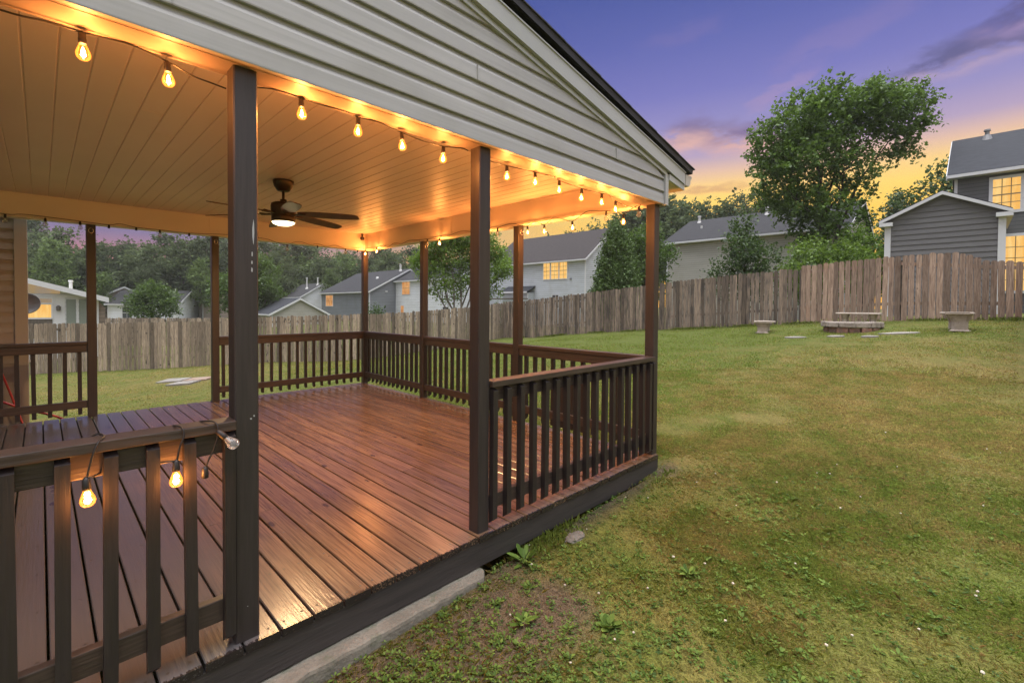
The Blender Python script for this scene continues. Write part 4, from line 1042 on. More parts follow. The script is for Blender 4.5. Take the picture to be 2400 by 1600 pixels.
# white gabled house and the garage before it
h = thing('neighbour_house', 'far white gabled house with dark roof and two vent pipes behind the garage', 'house', (28.2, 80, -1), N90)
block(h, 8, 6.9, 0, 3.6, 5.7, 'siding_white', 'roof_dark', oe=.3); pipe(h, 5.5, 1.9, 4.85, 6.6, 'pvc_white', .10); pipe(h, 7.0, 3.0, 5.4, 6.6, 'pvc_white', .10)
h = thing('garage', 'low garage with slate roof and white trimmed beige gable behind the back fence', 'garage', (16.0, 54.5, -1), N90)
block(h, 6.5, 5.3, 0, 1.52, 2.95, 'siding_greige', 'roof_slate', oe=.35)
# white house behind the round tree
a = math.atan2(74.45 - 75.8, 12.97 - 5.94)
h = thing('neighbour_house', 'far white house with grey roof half hidden by the round tree', 'house', (6.17, 78.3, -1.6), R(-30))
block(h, 7.85, 8.0, 0, 2.95, 4.7, 'siding_white', 'roof_dark', oe=.3); wnd(h, 'f', 1.6, 1.0, 1.0, 1.5, 'glass_dark', 2, 2); pipe(h, 6.6, 2.6, 4.05, 4.9, 'pvc_white', .09)
b = MB(); b.box(2.3, 2.9, -1.0, -.3, .4, 1.1); b.build('air_conditioner', m['vent_grey'], h, local=True)
h = thing('neighbour_house', 'far small tan house with one window left of the middle back post', 'house', (16.6, 86, -1), N90)
block(h, 8, 5.5, 0, 2.95, 4.3, 'siding_tan', 'roof_dark', oe=.3); wnd(h, 'f', 2.0, 1.3, 1.3, 1.5, 'glass_dark', 2, 2)
h = thing('neighbour_house', 'sliver of far grey house between the sunroom and the white house', 'house', (5.2, 90, -1), N90)
block(h, 8, 6, 0, 3.0, 4.6, 'siding_tan', 'roof_dark', oe=.3)
# sunroom house at the left
h = thing('sunroom_house', 'white sunroom with sloping roof, lit window and sage green panels beyond the lawn fence', 'house', (-6, 31, -1.3))
zt = lambda u: 3.55 - .298 * (u - 5.64) + .2
b = MB(); b.prism([(0, 0, 0), (8.06, 0, 0), (8.06, 0, zt(8.06) - .10), (0, 0, zt(0) - .10)], (0, 5, 0)); b.build('wall', m['siding_white'], h, local=True)
b = MB(); b.prism([(-.2, -.45, zt(-.2) - .08), (8.42, -.45, zt(8.42) - .08), (8.42, -.45, zt(8.42) + .04), (-.2, -.45, zt(-.2) + .04)], (0, 5.6, 0)); b.build('roof', m['pvc_white'], h, local=True)
b = MB(); b.prism([(-.2, -.48, zt(-.2) - .20), (8.45, -.48, zt(8.45) - .20), (8.45, -.48, zt(8.45) + .05), (-.2, -.48, zt(-.2) + .05)], (0, .029, 0))
b.box(0, 8.06, -.03, -.001, 2.92, 3.06); b.box(6.43, 6.86, -.035, -.001, 0, 2.919); b.box(7.26, 7.33, -.04, -.001, 0, 2.919); b.box(7.96, 8.09, -.04, -.001, 0, 2.919); b.build('trim', m['house_trim'], h, local=True)
b = MB(); b.prism([(3.9, -.02, 3.12), (6.68, -.02, 3.12), (6.68, -.02, 3.42), (3.9, -.02, 4.10)], (0, .018, 0)); b.build('transom_window', m['lit_window_faint'], h, local=True)
wnd(h, 'f', 4.9, 1.98, 1.47, .62, 'lit_window', 1, 1, munt=False, sash=False); wnd(h, 'f', 5.9, 2.68, .5, .20, 'lit_window_faint', 1, 1, munt=False, sash=False)
b = MB(); b.box(4.6, 6.4, -.04, -.001, 1.0, 1.90); b.build('sill_panel', m['fence_post_wood'], h, local=True)
for k, (a0, a1) in enumerate(((6.90, 7.245), (7.36, 7.955))):
    b = MB(); b.box(a0 + .0, a1, -.02, -.001, .2, 2.86); b.build('door', m['door_sage'], h, local=True)
b = MB(); b.lathe([(.05, 2.30), (.08, 2.34), (.08, 2.47), (.10, 2.49), (.03, 2.56)], (6.62, -.14, 0), 12); b.box(6.58, 6.66, -.08, -.036, 2.40, 2.52); b.build('wall_lantern', m['sash_dark'], h, local=True)
pipe(h, 7.1, 1.0, 3.1, 3.75, 'pvc_white', .07)
b = MB(); b.prism([(8.065, .6, 0), (8.38, .6, 0), (8.38, .6, 2.45), (8.065, .6, 2.85)], (0, 2.2, 0)); b.build('side_wall', m['siding_tan'], h, local=True)
# ------------------------------------------------------------------ trees
def leaf_cloud(lobes, n, size, seed, twig=7, shell=.55, up=.25, droop=0.0, flat=.6):
    """leaf blades set on short twigs through the lobes [(x, y, z, rx, ry, rz, weight)]; returns quads (n*4, 3)"""
    rs = np.random.RandomState(seed)
    L = np.array(lobes, float); wt = L[:, 6] * (L[:, 3] * L[:, 4] * L[:, 5]) ** .72; wt /= wt.sum()
    nt = max(1, n // twig); k = rs.choice(len(L), nt, p=wt)
    d = rs.normal(size=(nt, 3)); d /= np.linalg.norm(d, axis=1)[:, None]
    r = np.clip(shell + (1 - shell) * rs.rand(nt) ** .7, 0, 1) * (1 + .12 * rs.normal(size=nt))
    base = L[k, :3] + d * L[k, 3:6] * r[:, None]
    ax = d + .55 * rs.normal(size=(nt, 3)) + np.array([0, 0, up - droop]); ax /= np.linalg.norm(ax, axis=1)[:, None]
    tl = size * rs.uniform(2.0, 4.6, nt)
    tt = (np.arange(twig) + .5) / twig
    pos = base[:, None, :] + ax[:, None, :] * (tl[:, None, None] * (tt[None, :, None] - .3)) + rs.normal(size=(nt, twig, 3)) * size * .38
    pos = pos.reshape(-1, 3); N = len(pos)
    a = np.repeat(ax, twig, 0) * .7 + rs.normal(size=(N, 3)) * .75; a[:, 2] -= droop; a /= np.linalg.norm(a, axis=1)[:, None]
    nr = rs.normal(size=(N, 3)) * flat + np.array([0, 0, 1.0]); b_ = np.cross(nr, a); b_ /= np.linalg.norm(b_, axis=1)[:, None] + 1e-9
    s = size * rs.uniform(.6, 1.25, N)[:, None]
    nn = np.cross(a, b_)
    V = np.stack([pos - a * s * .5, pos + b_ * s * .36 + nn * s * .08, pos + a * s * .55, pos - b_ * s * .36 + nn * s * .08], 1)
    return V.reshape(-1, 3)
def limbs(b, base, tips, r0, seed=0, fork=.35, n=8, kink=.06):
    rn = random.Random(seed); base = Vector(base)
    for t in tips:
        t = Vector(t); q = [base]
        for i in range(1, 6):
            f = i / 5; p = base.lerp(t, f); p.z = base.z + (t.z - base.z) * (f ** .85)
            L = (t - base).length * kink * (1 if i < 5 else .4)
            q.append(p + Vector((rn.uniform(-L, L), rn.uniform(-L, L), rn.uniform(-L, L) * .5)))
        b.tube(smooth_path(q, 3), [r0 * (1 - .88 * (j / 15)) for j in range(16)], n)
        for f in (.5, .68, .84):
            p = q[int(f * 5)]; e = p + (t - base) * .22 + Vector((rn.uniform(-1, 1), rn.uniform(-1, 1), rn.uniform(-.2, .9))) * (t - base).length * .16
            b.tube([p, p.lerp(e, .5) + Vector((0, 0, .03)), e], [r0 * .34, r0 * .22, r0 * .06], 5)
RZ = yaw - PI / 2
def tree(name, label, cat, loc, lobes, nleaf, size, mats, trunk, seed, group=None, **kw):
    """crown lobes in metres: x across the view, y away, z up from the foot"""
    root = thing(name, label, cat, loc, RZ, group)
    V = leaf_cloud(lobes, nleaf, size, seed, **kw)
    link('crown', np_mesh('crown', V, 4, m[mats]), root)
    if trunk:
        b = MB(); trunk(b); b.build('trunk', m[kw_bark.get(name, 'bark')], root, local=True, smooth=True)
    return root
kw_bark = {}
def lob(rows, s=1.0):
    out = []
    rn = random.Random(len(rows))
    for q in rows:
        x, z, r = q[0], q[1], q[2]; y = q[3] if len(q) > 3 else rn.uniform(-.5, .5) * r * 2; wgt = q[4] if len(q) > 4 else 1
        out.append((x * s, y * s, z * s, r * s, r * s * 1.1, r * s * .86, wgt))
    return out
# tall maple at the right
z0 = gz(19, 5); tx, ty = 28.75, 5.3
K = 24 / 1070
def pxl(rows, cx_, cz_, z_at, k):                     # outline measured once, in metres about the foot
    return [((a - cx_) * k * .92 - .42, z_at + (cz_ - c_) * k, r_ * k * .93) + tuple(q) for a, c_, r_, *q in rows]
hero = lob(pxl([(1800, 345, 58), (1850, 272, 66), (1900, 232, 42), (1930, 262, 72), (2000, 236, 48), (2015, 250, 66), (2090, 244, 62), (2140, 268, 44), (2120, 215, 30), (1890, 340, 82), (1828, 415, 52), (1895, 440, 58), (2085, 312, 50, .4, .8), (2128, 332, 30, 0, .7), (1985, 318, 46, .5, .8), (1965, 415, 44, .6, .55), (2025, 392, 38, .4, .45), (1900, 505, 46, .2, .7), (1955, 480, 38, 1.0, .6), (1765, 305, 34), (1770, 400, 30), (1990, 450, 40, 1.5, .5), (1870, 545, 28, .3, .5), (1840, 455, 40, -.8, .7), (1905, 470, 45, -1.2, .6), (1905, 545, 34, -1.0, .6), (1975, 500, 34, -.5, .5), (1820, 370, 55, -.8, .8), (2010, 430, 42, .2, .5), (1985, 390, 45, -.6, .5)], 1912, 600, 2.6, K))
def tk(b):
    b.tube(smooth_path([(0, 0, -.4), (.05, 0, 1.2), (-.05, .05, 2.4), (-.15, 0, 3.6), (-.2, 0, 4.4)], 4), [.19 - .007 * i for i in range(17)], 12)
    b.tube(smooth_path([(.45, .4, -.4), (.42, .4, 1.5), (.5, .4, 3.0), (.8, .4, 4.6)], 4), [.16 - .008 * i for i in range(13)], 10)
    limbs(b, (-.2, 0, 4.2), [(-2.6, .3, 8.4), (-1.4, -.4, 10.2), (.4, .3, 11.0), (-2.2, -.2, 6.8), (.6, -.8, 8.6)], .09, 2)
    limbs(b, (.75, .4, 4.4), [(2.0, .5, 10.2), (3.6, .2, 10.0), (1.2, .8, 8.0)], .08, 3)
tree('maple_tree', 'tallest broad maple standing alone against the sunset behind the benches', 'tree', (tx, ty, z0), hero, 32000, .185, 'leaf_maple', tk, 5, twig=11, shell=.5, droop=.1, flat=.45)
# bright multi stemmed maple behind the porch
z0 = gz(17.2, 19); mp = lob([(-2.3, 4.4, .75), (-1.7, 5.2, .85), (-.9, 5.7, .9), (.2, 5.9, .95), (1.3, 5.5, .9), (2.1, 4.8, .8), (2.5, 3.9, .65), (-1.3, 4.1, .8, .2, .7), (-.3, 4.6, .95, 0, .7), (.9, 4.3, .85, .3, .7), (1.7, 3.5, .7, -.2, .6), (-.7, 3.1, .75, -.3, .65), (.3, 3.3, .7, 0, .55), (-1.6, 2.7, .5, 0, .5), (1.5, 2.6, .55, .2, .5), (2.2, 2.7, .4, .2, .4), (-.2, 2.4, .5, .5, .5), (-1.0, 2.1, .35, .1, .5), (-2.0, 3.6, .5)])
def tk(b): limbs(b, (0, 0, -.3), [(-1.6, .2, 4.8), (-.8, -.3, 5.4), (.1, .2, 5.6), (.7, 0, 5.2), (1.6, .2, 4.7), (2.2, -.2, 3.6), (-1.9, 0, 3.4)], .075, 6, kink=.04)
kw_bark['young_maple'] = 'bark_pale'
tree('young_maple', 'bright green many stemmed maple growing behind the fence at the middle of the porch', 'tree', (17.7, 21.4, z0), mp, 26000, .125, 'leaf_bright', tk, 7, twig=7, shell=.3)
# conifer by the light blue house
z0 = gz(19, 12); rn = random.Random(2); cf = []
for i in range(60):
    t = (i + .5) / 60; zz = .2 + t * 4.5; rr = 1.5 * (1 - t) ** .62 * (1 if t > .12 else .8) + .05; aa = i * 2.4
    cf.append((rr * .68 * math.cos(aa), rr * .68 * math.sin(aa), zz, .44 * (1 - .5 * t), .44 * (1 - .5 * t), .62, 1))
tree('conifer', 'dense dark green cone shaped conifer beside the light blue house', 'tree', (19.4, 11.95, z0), cf, 34000, .10, 'leaf_conifer', lambda b: b.tube([(0, 0, -.3), (0, 0, 3.5)], [.12, .03], 8), 9, twig=9, up=1.2, flat=1.2)
# broad green tree behind the corner post
z0 = gz(19, 14); tree('maple_tree', 'bushy green maple standing close behind the porch corner post', 'tree', (28.3, 15.6, z0), lob([(-1.0, 5.2, 1.2), (.3, 5.7, 1.1), (1.0, 4.6, 1.1), (.2, 4.2, 1.2), (-.9, 3.6, 1.0), (1.0, 3.1, .9), (0, 2.6, .9), (-1.6, 4.4, .8), (.9, 2.0, .6)]), 11000, .16, 'leaf_round', lambda b: limbs(b, (0, 0, -.3), [(-.6, 0, 5), (.6, 0, 5), (.1, .3, 5.4)], .12, 4), 11, twig=7, shell=.4)
# small dark tree, shrubs before the long house
z0 = gz(19, 7); sm = lob([(0, 4.75, .45), (-.1, 4.2, .62), (.25, 3.7, .72), (-.35, 3.4, .75), (.6, 3.0, .7), (-.7, 2.8, .7), (0, 2.7, .9), (1.05, 2.4, .55), (-1.15, 2.3, .5), (.3, 1.9, .8), (-.6, 1.7, .7), (.9, 1.6, .6)])
tree('magnolia_tree', 'small dark leaved pointed tree before the long grey beige house', 'tree', (22.6, 7.33, z0 - .2), sm, 6500, .13, 'leaf_dark', lambda b: b.tube([(0, 0, -.3), (.05, 0, 2), (0, 0, 4.4)], [.10, .07, .02], 8), 13, twig=6, shell=.4)
z0 = gz(19, 4.5); bs = lob([(-1.5, 2.1, .55), (-.9, 2.7, .7), (-.1, 3.05, .75), (.7, 2.75, .8), (1.5, 2.5, .7), (-.3, 2.2, .9), (.9, 1.9, .9), (-1.3, 1.5, .6), (1.8, 1.8, .5), (0, 1.4, .9), (-1.9, 1.6, .4)])
tree('shrub', 'bright yellow green leafy shrub beyond the fence under the tallest maple', 'shrub', (24.9, 4.75, z0), bs, 9000, .13, 'leaf_lime', lambda b: limbs(b, (0, 0, -.3), [(-1.2, 0, 2.3), (0, .1, 2.8), (1.1, 0, 2.4)], .04, 5), 15, twig=7, shell=.35)
tree('shrub', 'taller green shrub beside the white corner of the gabled wing', 'shrub', (27.3, 3.75, z0), lob([(0, 3.9, .55), (.3, 3.4, .75), (-.3, 3.0, .7), (.5, 2.6, .85), (-.2, 2.1, .9), (.6, 1.6, .8)]), 6500, .13, 'leaf_bright', lambda b: limbs(b, (0, 0, -.3), [(.2, 0, 3.4), (-.2, 0, 2.8)], .05, 5), 16, twig=7, shell=.35)
tree('shrub', 'low green shrub just left of the roofed bay of the light blue house', 'shrub', (21.5, 21.9, gz(19, 21)), lob([(0, 1.5, .55), (-.5, 1.2, .5), (.5, 1.3, .5), (0, .8, .7)]), 2500, .11, 'leaf_round', None, 17, twig=6, shell=.35)
tree('shrub', 'little dark shrub rising over the back fence before the blue grey house', 'shrub', (20.6, 36.4, -1.2), lob([(-.3, 2.0, .5), (.4, 2.1, .45), (0, 1.6, .7), (0, 1.0, .7)]), 1500, .15, 'leaf_dark', None, 18, twig=6)
# round trees far left
tree('round_tree', 'round bright green tree before the far white house', 'tree', (7.7, 55.8, -1.5), lob([(0, 4.2, .9), (-.9, 3.7, .9), (.9, 3.7, .9), (-1.5, 2.8, .9), (1.5, 2.8, .9), (0, 3.1, 1.2), (-.7, 2.2, .9), (.8, 2.2, .9), (1.9, 2.1, .5), (-1.9, 2.2, .5), (0, 1.6, .7)]), 8000, .20, 'leaf_round', lambda b: limbs(b, (0, 0, -.3), [(-.8, 0, 3.4), (.8, 0, 3.4), (0, 0, 3.8)], .12, 5), 20, twig=7, shell=.4)
tree('round_tree', 'big dense green tree behind the big front post beside the garage', 'tree', (16.3, 54.3, -1.5), lob([(0.3, 7.2, 1.3), (1.2, 6.3, 1.4), (-.8, 6.2, 1.5), (1.9, 4.9, 1.3), (-1.9, 4.8, 1.5), (0, 5.0, 1.8), (-3.0, 3.8, 1.3), (1.9, 3.5, 1.2), (-1.2, 3.2, 1.6), (.6, 2.6, 1.5), (-3.6, 2.6, 1.0), (2.0, 2.2, .8)]), 13000, .24, 'leaf_round', lambda b: limbs(b, (0, 0, -.3), [(-1.5, 0, 5), (1.2, 0, 5), (0, 0, 6)], .2, 5), 21, twig=7, shell=.4)

# the wood: a few kinds of tree, each repeated as a whole thing
def wood_proto(seed, kind_):
    rs = random.Random(seed); L = []
    if kind_ == 'pine':
        for i in range(11):
            zz = 7.0 + i * .68; rr = 1.9 * (1 - ((i - 4) / 9.0) ** 2) * rs.uniform(.6, 1.1)
            L.append((rs.uniform(-1, 1) * rr, rs.uniform(-1, 1) * rr, zz, rr * .75 + .3, rr * .75 + .3, .65, 1))
        V = leaf_cloud(L, 3600, .38, seed, twig=8, flat=1.2)
    else:
        for i in range(13):
            zz = 4.6 + i * .72 + rs.uniform(-.4, .4); rr = 2.5 * (1 - ((i - 4.5) / 9.5) ** 2) * rs.uniform(.7, 1.1)
            L.append((rs.uniform(-1, 1) * rr * .8, rs.uniform(-1, 1) * rr * .8, zz, rr * .62 + .4, rr * .62 + .4, rr * .45 + .4, 1))
        V = leaf_cloud(L, 4200, .42, seed, twig=8, shell=.4)
    b = MB(); b.tube([(0, 0, -.5), (rs.uniform(-.2, .2), 0, 5), (rs.uniform(-.4, .4), 0, 12.5)], [.24, .18, .04], 7)
    limbs(b, (0, 0, 5), [(rs.uniform(-1.5, 1.5), rs.uniform(-1.5, 1.5), rs.uniform(9, 12)) for _ in range(3)], .09, seed, n=5)
    return V, b
GRP = 'trees of the wood behind the houses'
protos = []
for i, (kd, mt_, lb, nm) in enumerate((('tree', 'leaf_wood', 'tall dark broadleaved tree of the wood behind the houses', 'broadleaf_tree'), ('tree', 'leaf_wood', 'tall dark broadleaved tree of the wood behind the houses', 'broadleaf_tree'),
                                   ('tree', 'leaf_wood_light', 'lighter green broadleaved tree among the dark trees of the wood', 'broadleaf_tree'), ('pine', 'leaf_pine', 'tall bare trunked pine of the wood behind the houses', 'pine_tree'),
                                   ('pine', 'leaf_pine', 'tall bare trunked pine of the wood behind the houses', 'pine_tree'), ('tree', 'leaf_wood_light', 'lighter green broadleaved tree among the dark trees of the wood', 'broadleaf_tree'))):
    V, b = wood_proto(40 + i, kd)
    r = thing(nm, lb, 'tree', (0, 0, 0), 0, GRP)
    link('crown', np_mesh('crown', V, 4, m[mt_]), r); b.build('trunk', m['bark_pale' if kd == 'pine' else 'bark'], r, local=True)
    protos.append([r, False])
rn = random.Random(77)
def plant(i, az_, rng_, hgt, zb=-1.5, label=None, wid=1.0):
    a = yaw - R(az_); loc = (rng_ * math.cos(a), rng_ * math.sin(a), zb); s = hgt / 14.2
    pr = protos[i]
    sc_ = (s * wid, s * wid, s)
    if not pr[1] and not label:
        pr[1] = True; o = pr[0]; o.location = loc; o.rotation_euler = (0, 0, rn.uniform(0, 6.28)); o.scale = sc_
    else: o = clone(pr[0], loc, rn.uniform(0, 6.28), label, sc_)
    return o
az_ = -46.5
while az_ < -9:                                         # back rank
    plant(rn.choice((0, 1, 0, 3, 4, 1)), az_, rn.uniform(97, 108), rn.uniform(13.6, 16.2) - (max(0, az_ + 26)) * .10, wid=1.25); az_ += rn.uniform(1.5, 2.2)
az_ = -46
while az_ < -12:                                        # middle rank
    plant(rn.choice((0, 1, 3, 4, 0, 2)), az_, rn.uniform(86, 95), rn.uniform(11.0, 13.6), wid=1.25); az_ += rn.uniform(1.7, 2.5)
az_ = -44
while az_ < -12:                                        # edge of the wood
    plant(rn.choice((2, 5, 0, 4)), az_, rn.uniform(79, 85), rn.uniform(6.5, 10.5)); az_ += rn.uniform(3.2, 5.5)
az_ = -46
while az_ < -10:                                        # young growth under the tall trees
    plant(rn.choice((0, 1, 0, 2)), az_, rn.uniform(110, 116), rn.uniform(8.5, 11.0), wid=1.9, zb=-2.5); az_ += rn.uniform(1.6, 2.2)
for az_, rg, hh in ((-11, 92, 12.2), (-8.2, 88, 13), (-5, 84, 13.5), (-2, 80, 13.5), (.5, 78, 13), (3, 76, 13.5), (5.6, 74, 14.5), (8.2, 72, 15), (10.8, 70, 15.5), (13, 70, 15.5), (14.6, 66, 16.4), (16.2, 64, 17.6), (17.8, 66, 18.4), (19.5, 68, 18.4), (21.4, 70, 17.6), (23.2, 72, 17.8), (25.0, 74, 17.2), (26.6, 72, 17.6), (29.4, 76, 15.0), (31.6, 72, 14.6)):
    o = plant(rn.choice((0, 1, 1, 0)), az_, rg, hh - 1.3, zb=-1.2 + max(0, az_ + 2) * .07, wid=1.15)
    o['label'] = 'dark tree of the row behind the light blue and grey beige houses'; o['group'] = 'trees behind the neighbouring houses'
# parasol pine silhouettes against the glow
for az_, rg, hh, lb in ((28.3, 66, 17.0, 'flat topped pine dark against the yellow sky, broadest of the pair'), (31.2, 70, 16.6, 'flat topped pine dark against the yellow sky, partly behind the tallest maple')):
    L = [(rn.uniform(-2.2, 2.2), rn.uniform(-2, 2), 13.6 + rn.uniform(-1.6, 1.6), 1.15, 1.15, .5, 1) for _ in range(12)]
    a = yaw - R(az_); r = thing('pine_tree', lb, 'tree', (rg * math.cos(a), rg * math.sin(a), .6), RZ)
    r.scale = (.9, .9, hh / 15.6 * .9)
    link('crown', np_mesh('crown', leaf_cloud(L, 3000, .30, 90 + int(az_), twig=8, flat=1.2), 4, m['leaf_pine']), r)
    b = MB(); b.tube([(0, 0, -.5), (.2, 0, 7), (0, 0, 14)], [.26, .18, .05], 8); limbs(b, (.1, 0, 10), [l[:3] for l in L[:7]], .09, 3, n=5); b.build('trunk', m['bark'], r, local=True)
# dark broad trees between the tall maple and the dark grey house
for az_, rg, hh, lb in ((36.6, 52, 8.6, 'dark rounded tree low behind the trunk of the tallest maple'), (40.2, 50, 9.8, 'dark broad tree in the gap left of the dark grey house'), (43.2, 49, 11.2, 'dark tall tree touching the roof edge of the dark grey house'), (46.5, 52, 12.6, 'dark tree mostly hidden behind the dark grey house')):
    a = yaw - R(az_); r = thing('broadleaf_tree', lb, 'tree', (rg * math.cos(a), rg * math.sin(a), 1.0), RZ, 'dark trees behind the dark grey house')
    L = [(rn.uniform(-2.4, 2.4) * (1 - .35 * t), rn.uniform(-2, 2), hh * (.25 + .68 * t), 1.5 - .5 * t, 1.5 - .5 * t, 1.2 - .3 * t, 1) for t in [k / 13 for k in range(14)]]
    link('crown', np_mesh('crown', leaf_cloud(L, 7000, .26, 60 + int(az_), twig=8, shell=.4), 4, m['leaf_dark']), r)
    b = MB(); b.tube([(0, 0, -.5), (.1, 0, hh * .8)], [.24, .06], 8); b.build('trunk', m['bark'], r, local=True)

# ------------------------------------------------------------------ the evening air
hm = bpy.data.materials.new('haze'); hm.use_nodes = True; t = NT(hm.node_tree)
vol = t.n('ShaderNodeVolumePrincipled', {'Color': (.80, .84, .80, 1), 'Density': .0006, 'Anisotropy': 0.0})
t.t.links.new(vol.outputs[0], t.n('ShaderNodeOutputMaterial').inputs['Volume'])
b = MB(); b.box(-130, 150, -130, 150, -9.0, 26.0)
hz_ = b.build('haze', hm, origin=(0, 0, -9)); kind(hz_, 'stuff'); tag(hz_, 'thin pale evening haze over the gardens and the wood', 'haze')

# ------------------------------------------------------------------ the ground and the lawn
xs = np.unique(np.round(np.concatenate([[-900, -400, -150, -60, -30, -15, -10], np.arange(-8, 19.01, .2), [20, 22, 26, 34, 50, 90, 200, 450, 1200]]), 3))
ys = np.unique(np.round(np.concatenate([[-900, -300, -100, -40, -15, -10], np.arange(-8, 28.01, .2), [29, 32, 40, 60, 100, 220, 500, 1300]]), 3))
X, Y = np.meshgrid(xs, ys, indexing='ij'); Zt = tz(X, Y)
Zt += ((X > -8) & (X < 19) & (Y > -8) & (Y < 28)) * (vnoise(X, Y, 1.1, 9) - .5) * .03
inside = (X > -3) & (X < 4.0) & (Y > 2.1) & (Y < 7.5); Zt = np.where(inside, np.minimum(Zt, -.42), Zt)
V = np.stack([X, Y, Zt], -1).reshape(-1, 3); nx_, ny_ = len(xs), len(ys)
ii = np.arange(nx_ * ny_).reshape(nx_, ny_)
F = np.stack([ii[:-1, :-1], ii[1:, :-1], ii[1:, 1:], ii[:-1, 1:]], -1).reshape(-1, 4)
GREEN = np.array([.122, .150, .031]); STRAW = np.array([.270, .195, .074]); SOIL = np.array([.092, .068, .050])
def turf_color(x, y, dark=1.0):
    d = dryness(x, y)[..., None]; c = GREEN * (1 - d) + STRAW * d
    s = bareness(x, y)[..., None] * .9
    return (c * dark) * (1 - s) + SOIL * s
me = bpy.data.meshes.new('lawn'); me.vertices.add(len(V)); me.vertices.foreach_set('co', V.astype(np.float32).ravel())
me.loops.add(F.size); me.loops.foreach_set('vertex_index', F.ravel().astype(np.int32)); me.polygons.add(len(F)); me.polygons.foreach_set('loop_start', np.arange(0, F.size, 4, dtype=np.int32))
me.polygons.foreach_set('use_smooth', np.ones(len(F), bool)); me.update(calc_edges=True)
tc = np.c_[turf_color(V[:, 0], V[:, 1], .70), np.ones(len(V))]
ca = me.color_attributes.new('tone', 'FLOAT_COLOR', 'POINT'); ca.data.foreach_set('color', tc.astype(np.float32).ravel())
me.materials.append(m['turf']); kind(link('lawn', me), 'structure')

rs = np.random.RandomState(12)
def scatter(n, rmin, rmax, a0=-50, a1=50):
    """points in the wedge of ground the lawn fills in front of the porch, denser toward rmin"""
    a = yaw - np.radians(rs.uniform(a0, a1, n)); r = rmin * (rmax / rmin) ** rs.rand(n)
    return r * np.cos(a), r * np.sin(a)
def on_lawn(x, y):
    ok = ~((x > -3.1) & (x < 4.09) & (y > 2.03) & (y < 7.58))
    ok &= ~((x < 1.9) & (y > 1.945) & (y < 2.2)); ok &= (x < 17.3) & (y > np.where(x < 9.0, -3.2, -1.1))
    ok &= ~(((x - fx) ** 2 + (y - fy) ** 2) < .82 ** 2); ok &= ~((y > 8.25) & (x < 0.0) & (y < 9.6))
    back = (y > 7.0) & (x < 4.5); lim = np.interp(x, [-4, -.3, 3.4, 5, 9.4, 17.3], [26.2, 24.5, 22.6, 21.4, 17.3, 17.2]); ok &= y < lim
    for px_, py_, pr_ in ((13.75, 3.18, .25), (13.85, 2.35, .2), (13.8, 1.7, .2), (14.25, 1.1, .3), (3.0, 18.0, .4), (3.6, 17.35, .4), (3.05, 16.7, .4), (2.55, 1.86, .06)):
        ok &= ((x - px_) ** 2 + (y - py_) ** 2) > pr_ ** 2
    return ok
def blades(n, rmin, rmax, h0, h1, w_, bend, a0=-50, a1=50, thin=True):
    x, y = scatter(n, rmin, rmax, a0, a1)
    keep = on_lawn(x, y)
    if thin:
        clump = vnoise(x, y, 7.0, 21) * .6 + vnoise(x, y, 2.0, 22) * .4
        keep &= rs.rand(n) < np.clip(1.15 - bareness(x, y) * 1.05, 0, 1) * np.clip(.78 + clump * .5, 0, 1)
    x, y = x[keep], y[keep]; k = len(x); z = tz(x, y) - .006
    tall = vnoise(x, y, 3.0, 31)
    h = rs.uniform(h0, h1, k) * (.65 + .8 * tall); th = rs.uniform(0, 2 * PI, k); bd = rs.uniform(.1, bend, k) * h
    wv = w_ * rs.uniform(.6, 1.3, k); dx, dy = np.cos(th), np.sin(th)
    B = np.stack([x, y, z], 1); side = np.stack([-dy * wv, dx * wv, np.zeros(k)], 1)
    mid = B + np.stack([dx * bd * .35, dy * bd * .35, h * .62], 1); tip = B + np.stack([dx * bd, dy * bd, h * (1 - .25 * (bd / h) ** 2)], 1)
    Q = np.stack([B - side, B + side, mid + side * .7, tip, mid - side * .7], 1).reshape(-1, 3)
    c = turf_color(x, y, 1.0) * (1 - 0) ; s = bareness(x, y)[:, None]
    gcol = GREEN * (1 - dryness(x, y)[:, None]) + STRAW * dryness(x, y)[:, None]
    c = gcol * rs.uniform(1.1, 2.2, (k, 1)); dry = rs.rand(k) < (.06 + .28 * dryness(x, y))
    c[dry] = STRAW * rs.uniform(.85, 1.7, (dry.sum(), 1)); c[~dry, 1] *= rs.uniform(.95, 1.12, (~dry).sum())
    return Q, np.repeat(np.c_[c, np.ones(k)], 5, 0)
parts_ = [blades(190000, 1.5, 3.3, .010, .032, .0015, 1.7, -20, 58), blades(5000, 1.5, 4.5, .025, .055, .0014, 1.2, -20, 50), blades(190000, 3.0, 5.8, .012, .034, .0021, 1.6, -14, 58), blades(160000, 5.3, 10, .014, .032, .0034, 1.6, -8, 50), blades(120000, 9, 20.5, .016, .034, .0060, 1.4, -25, 48),
          blades(60000, 7.5, 26, .018, .036, .0065, 1.4, -48, -8)]
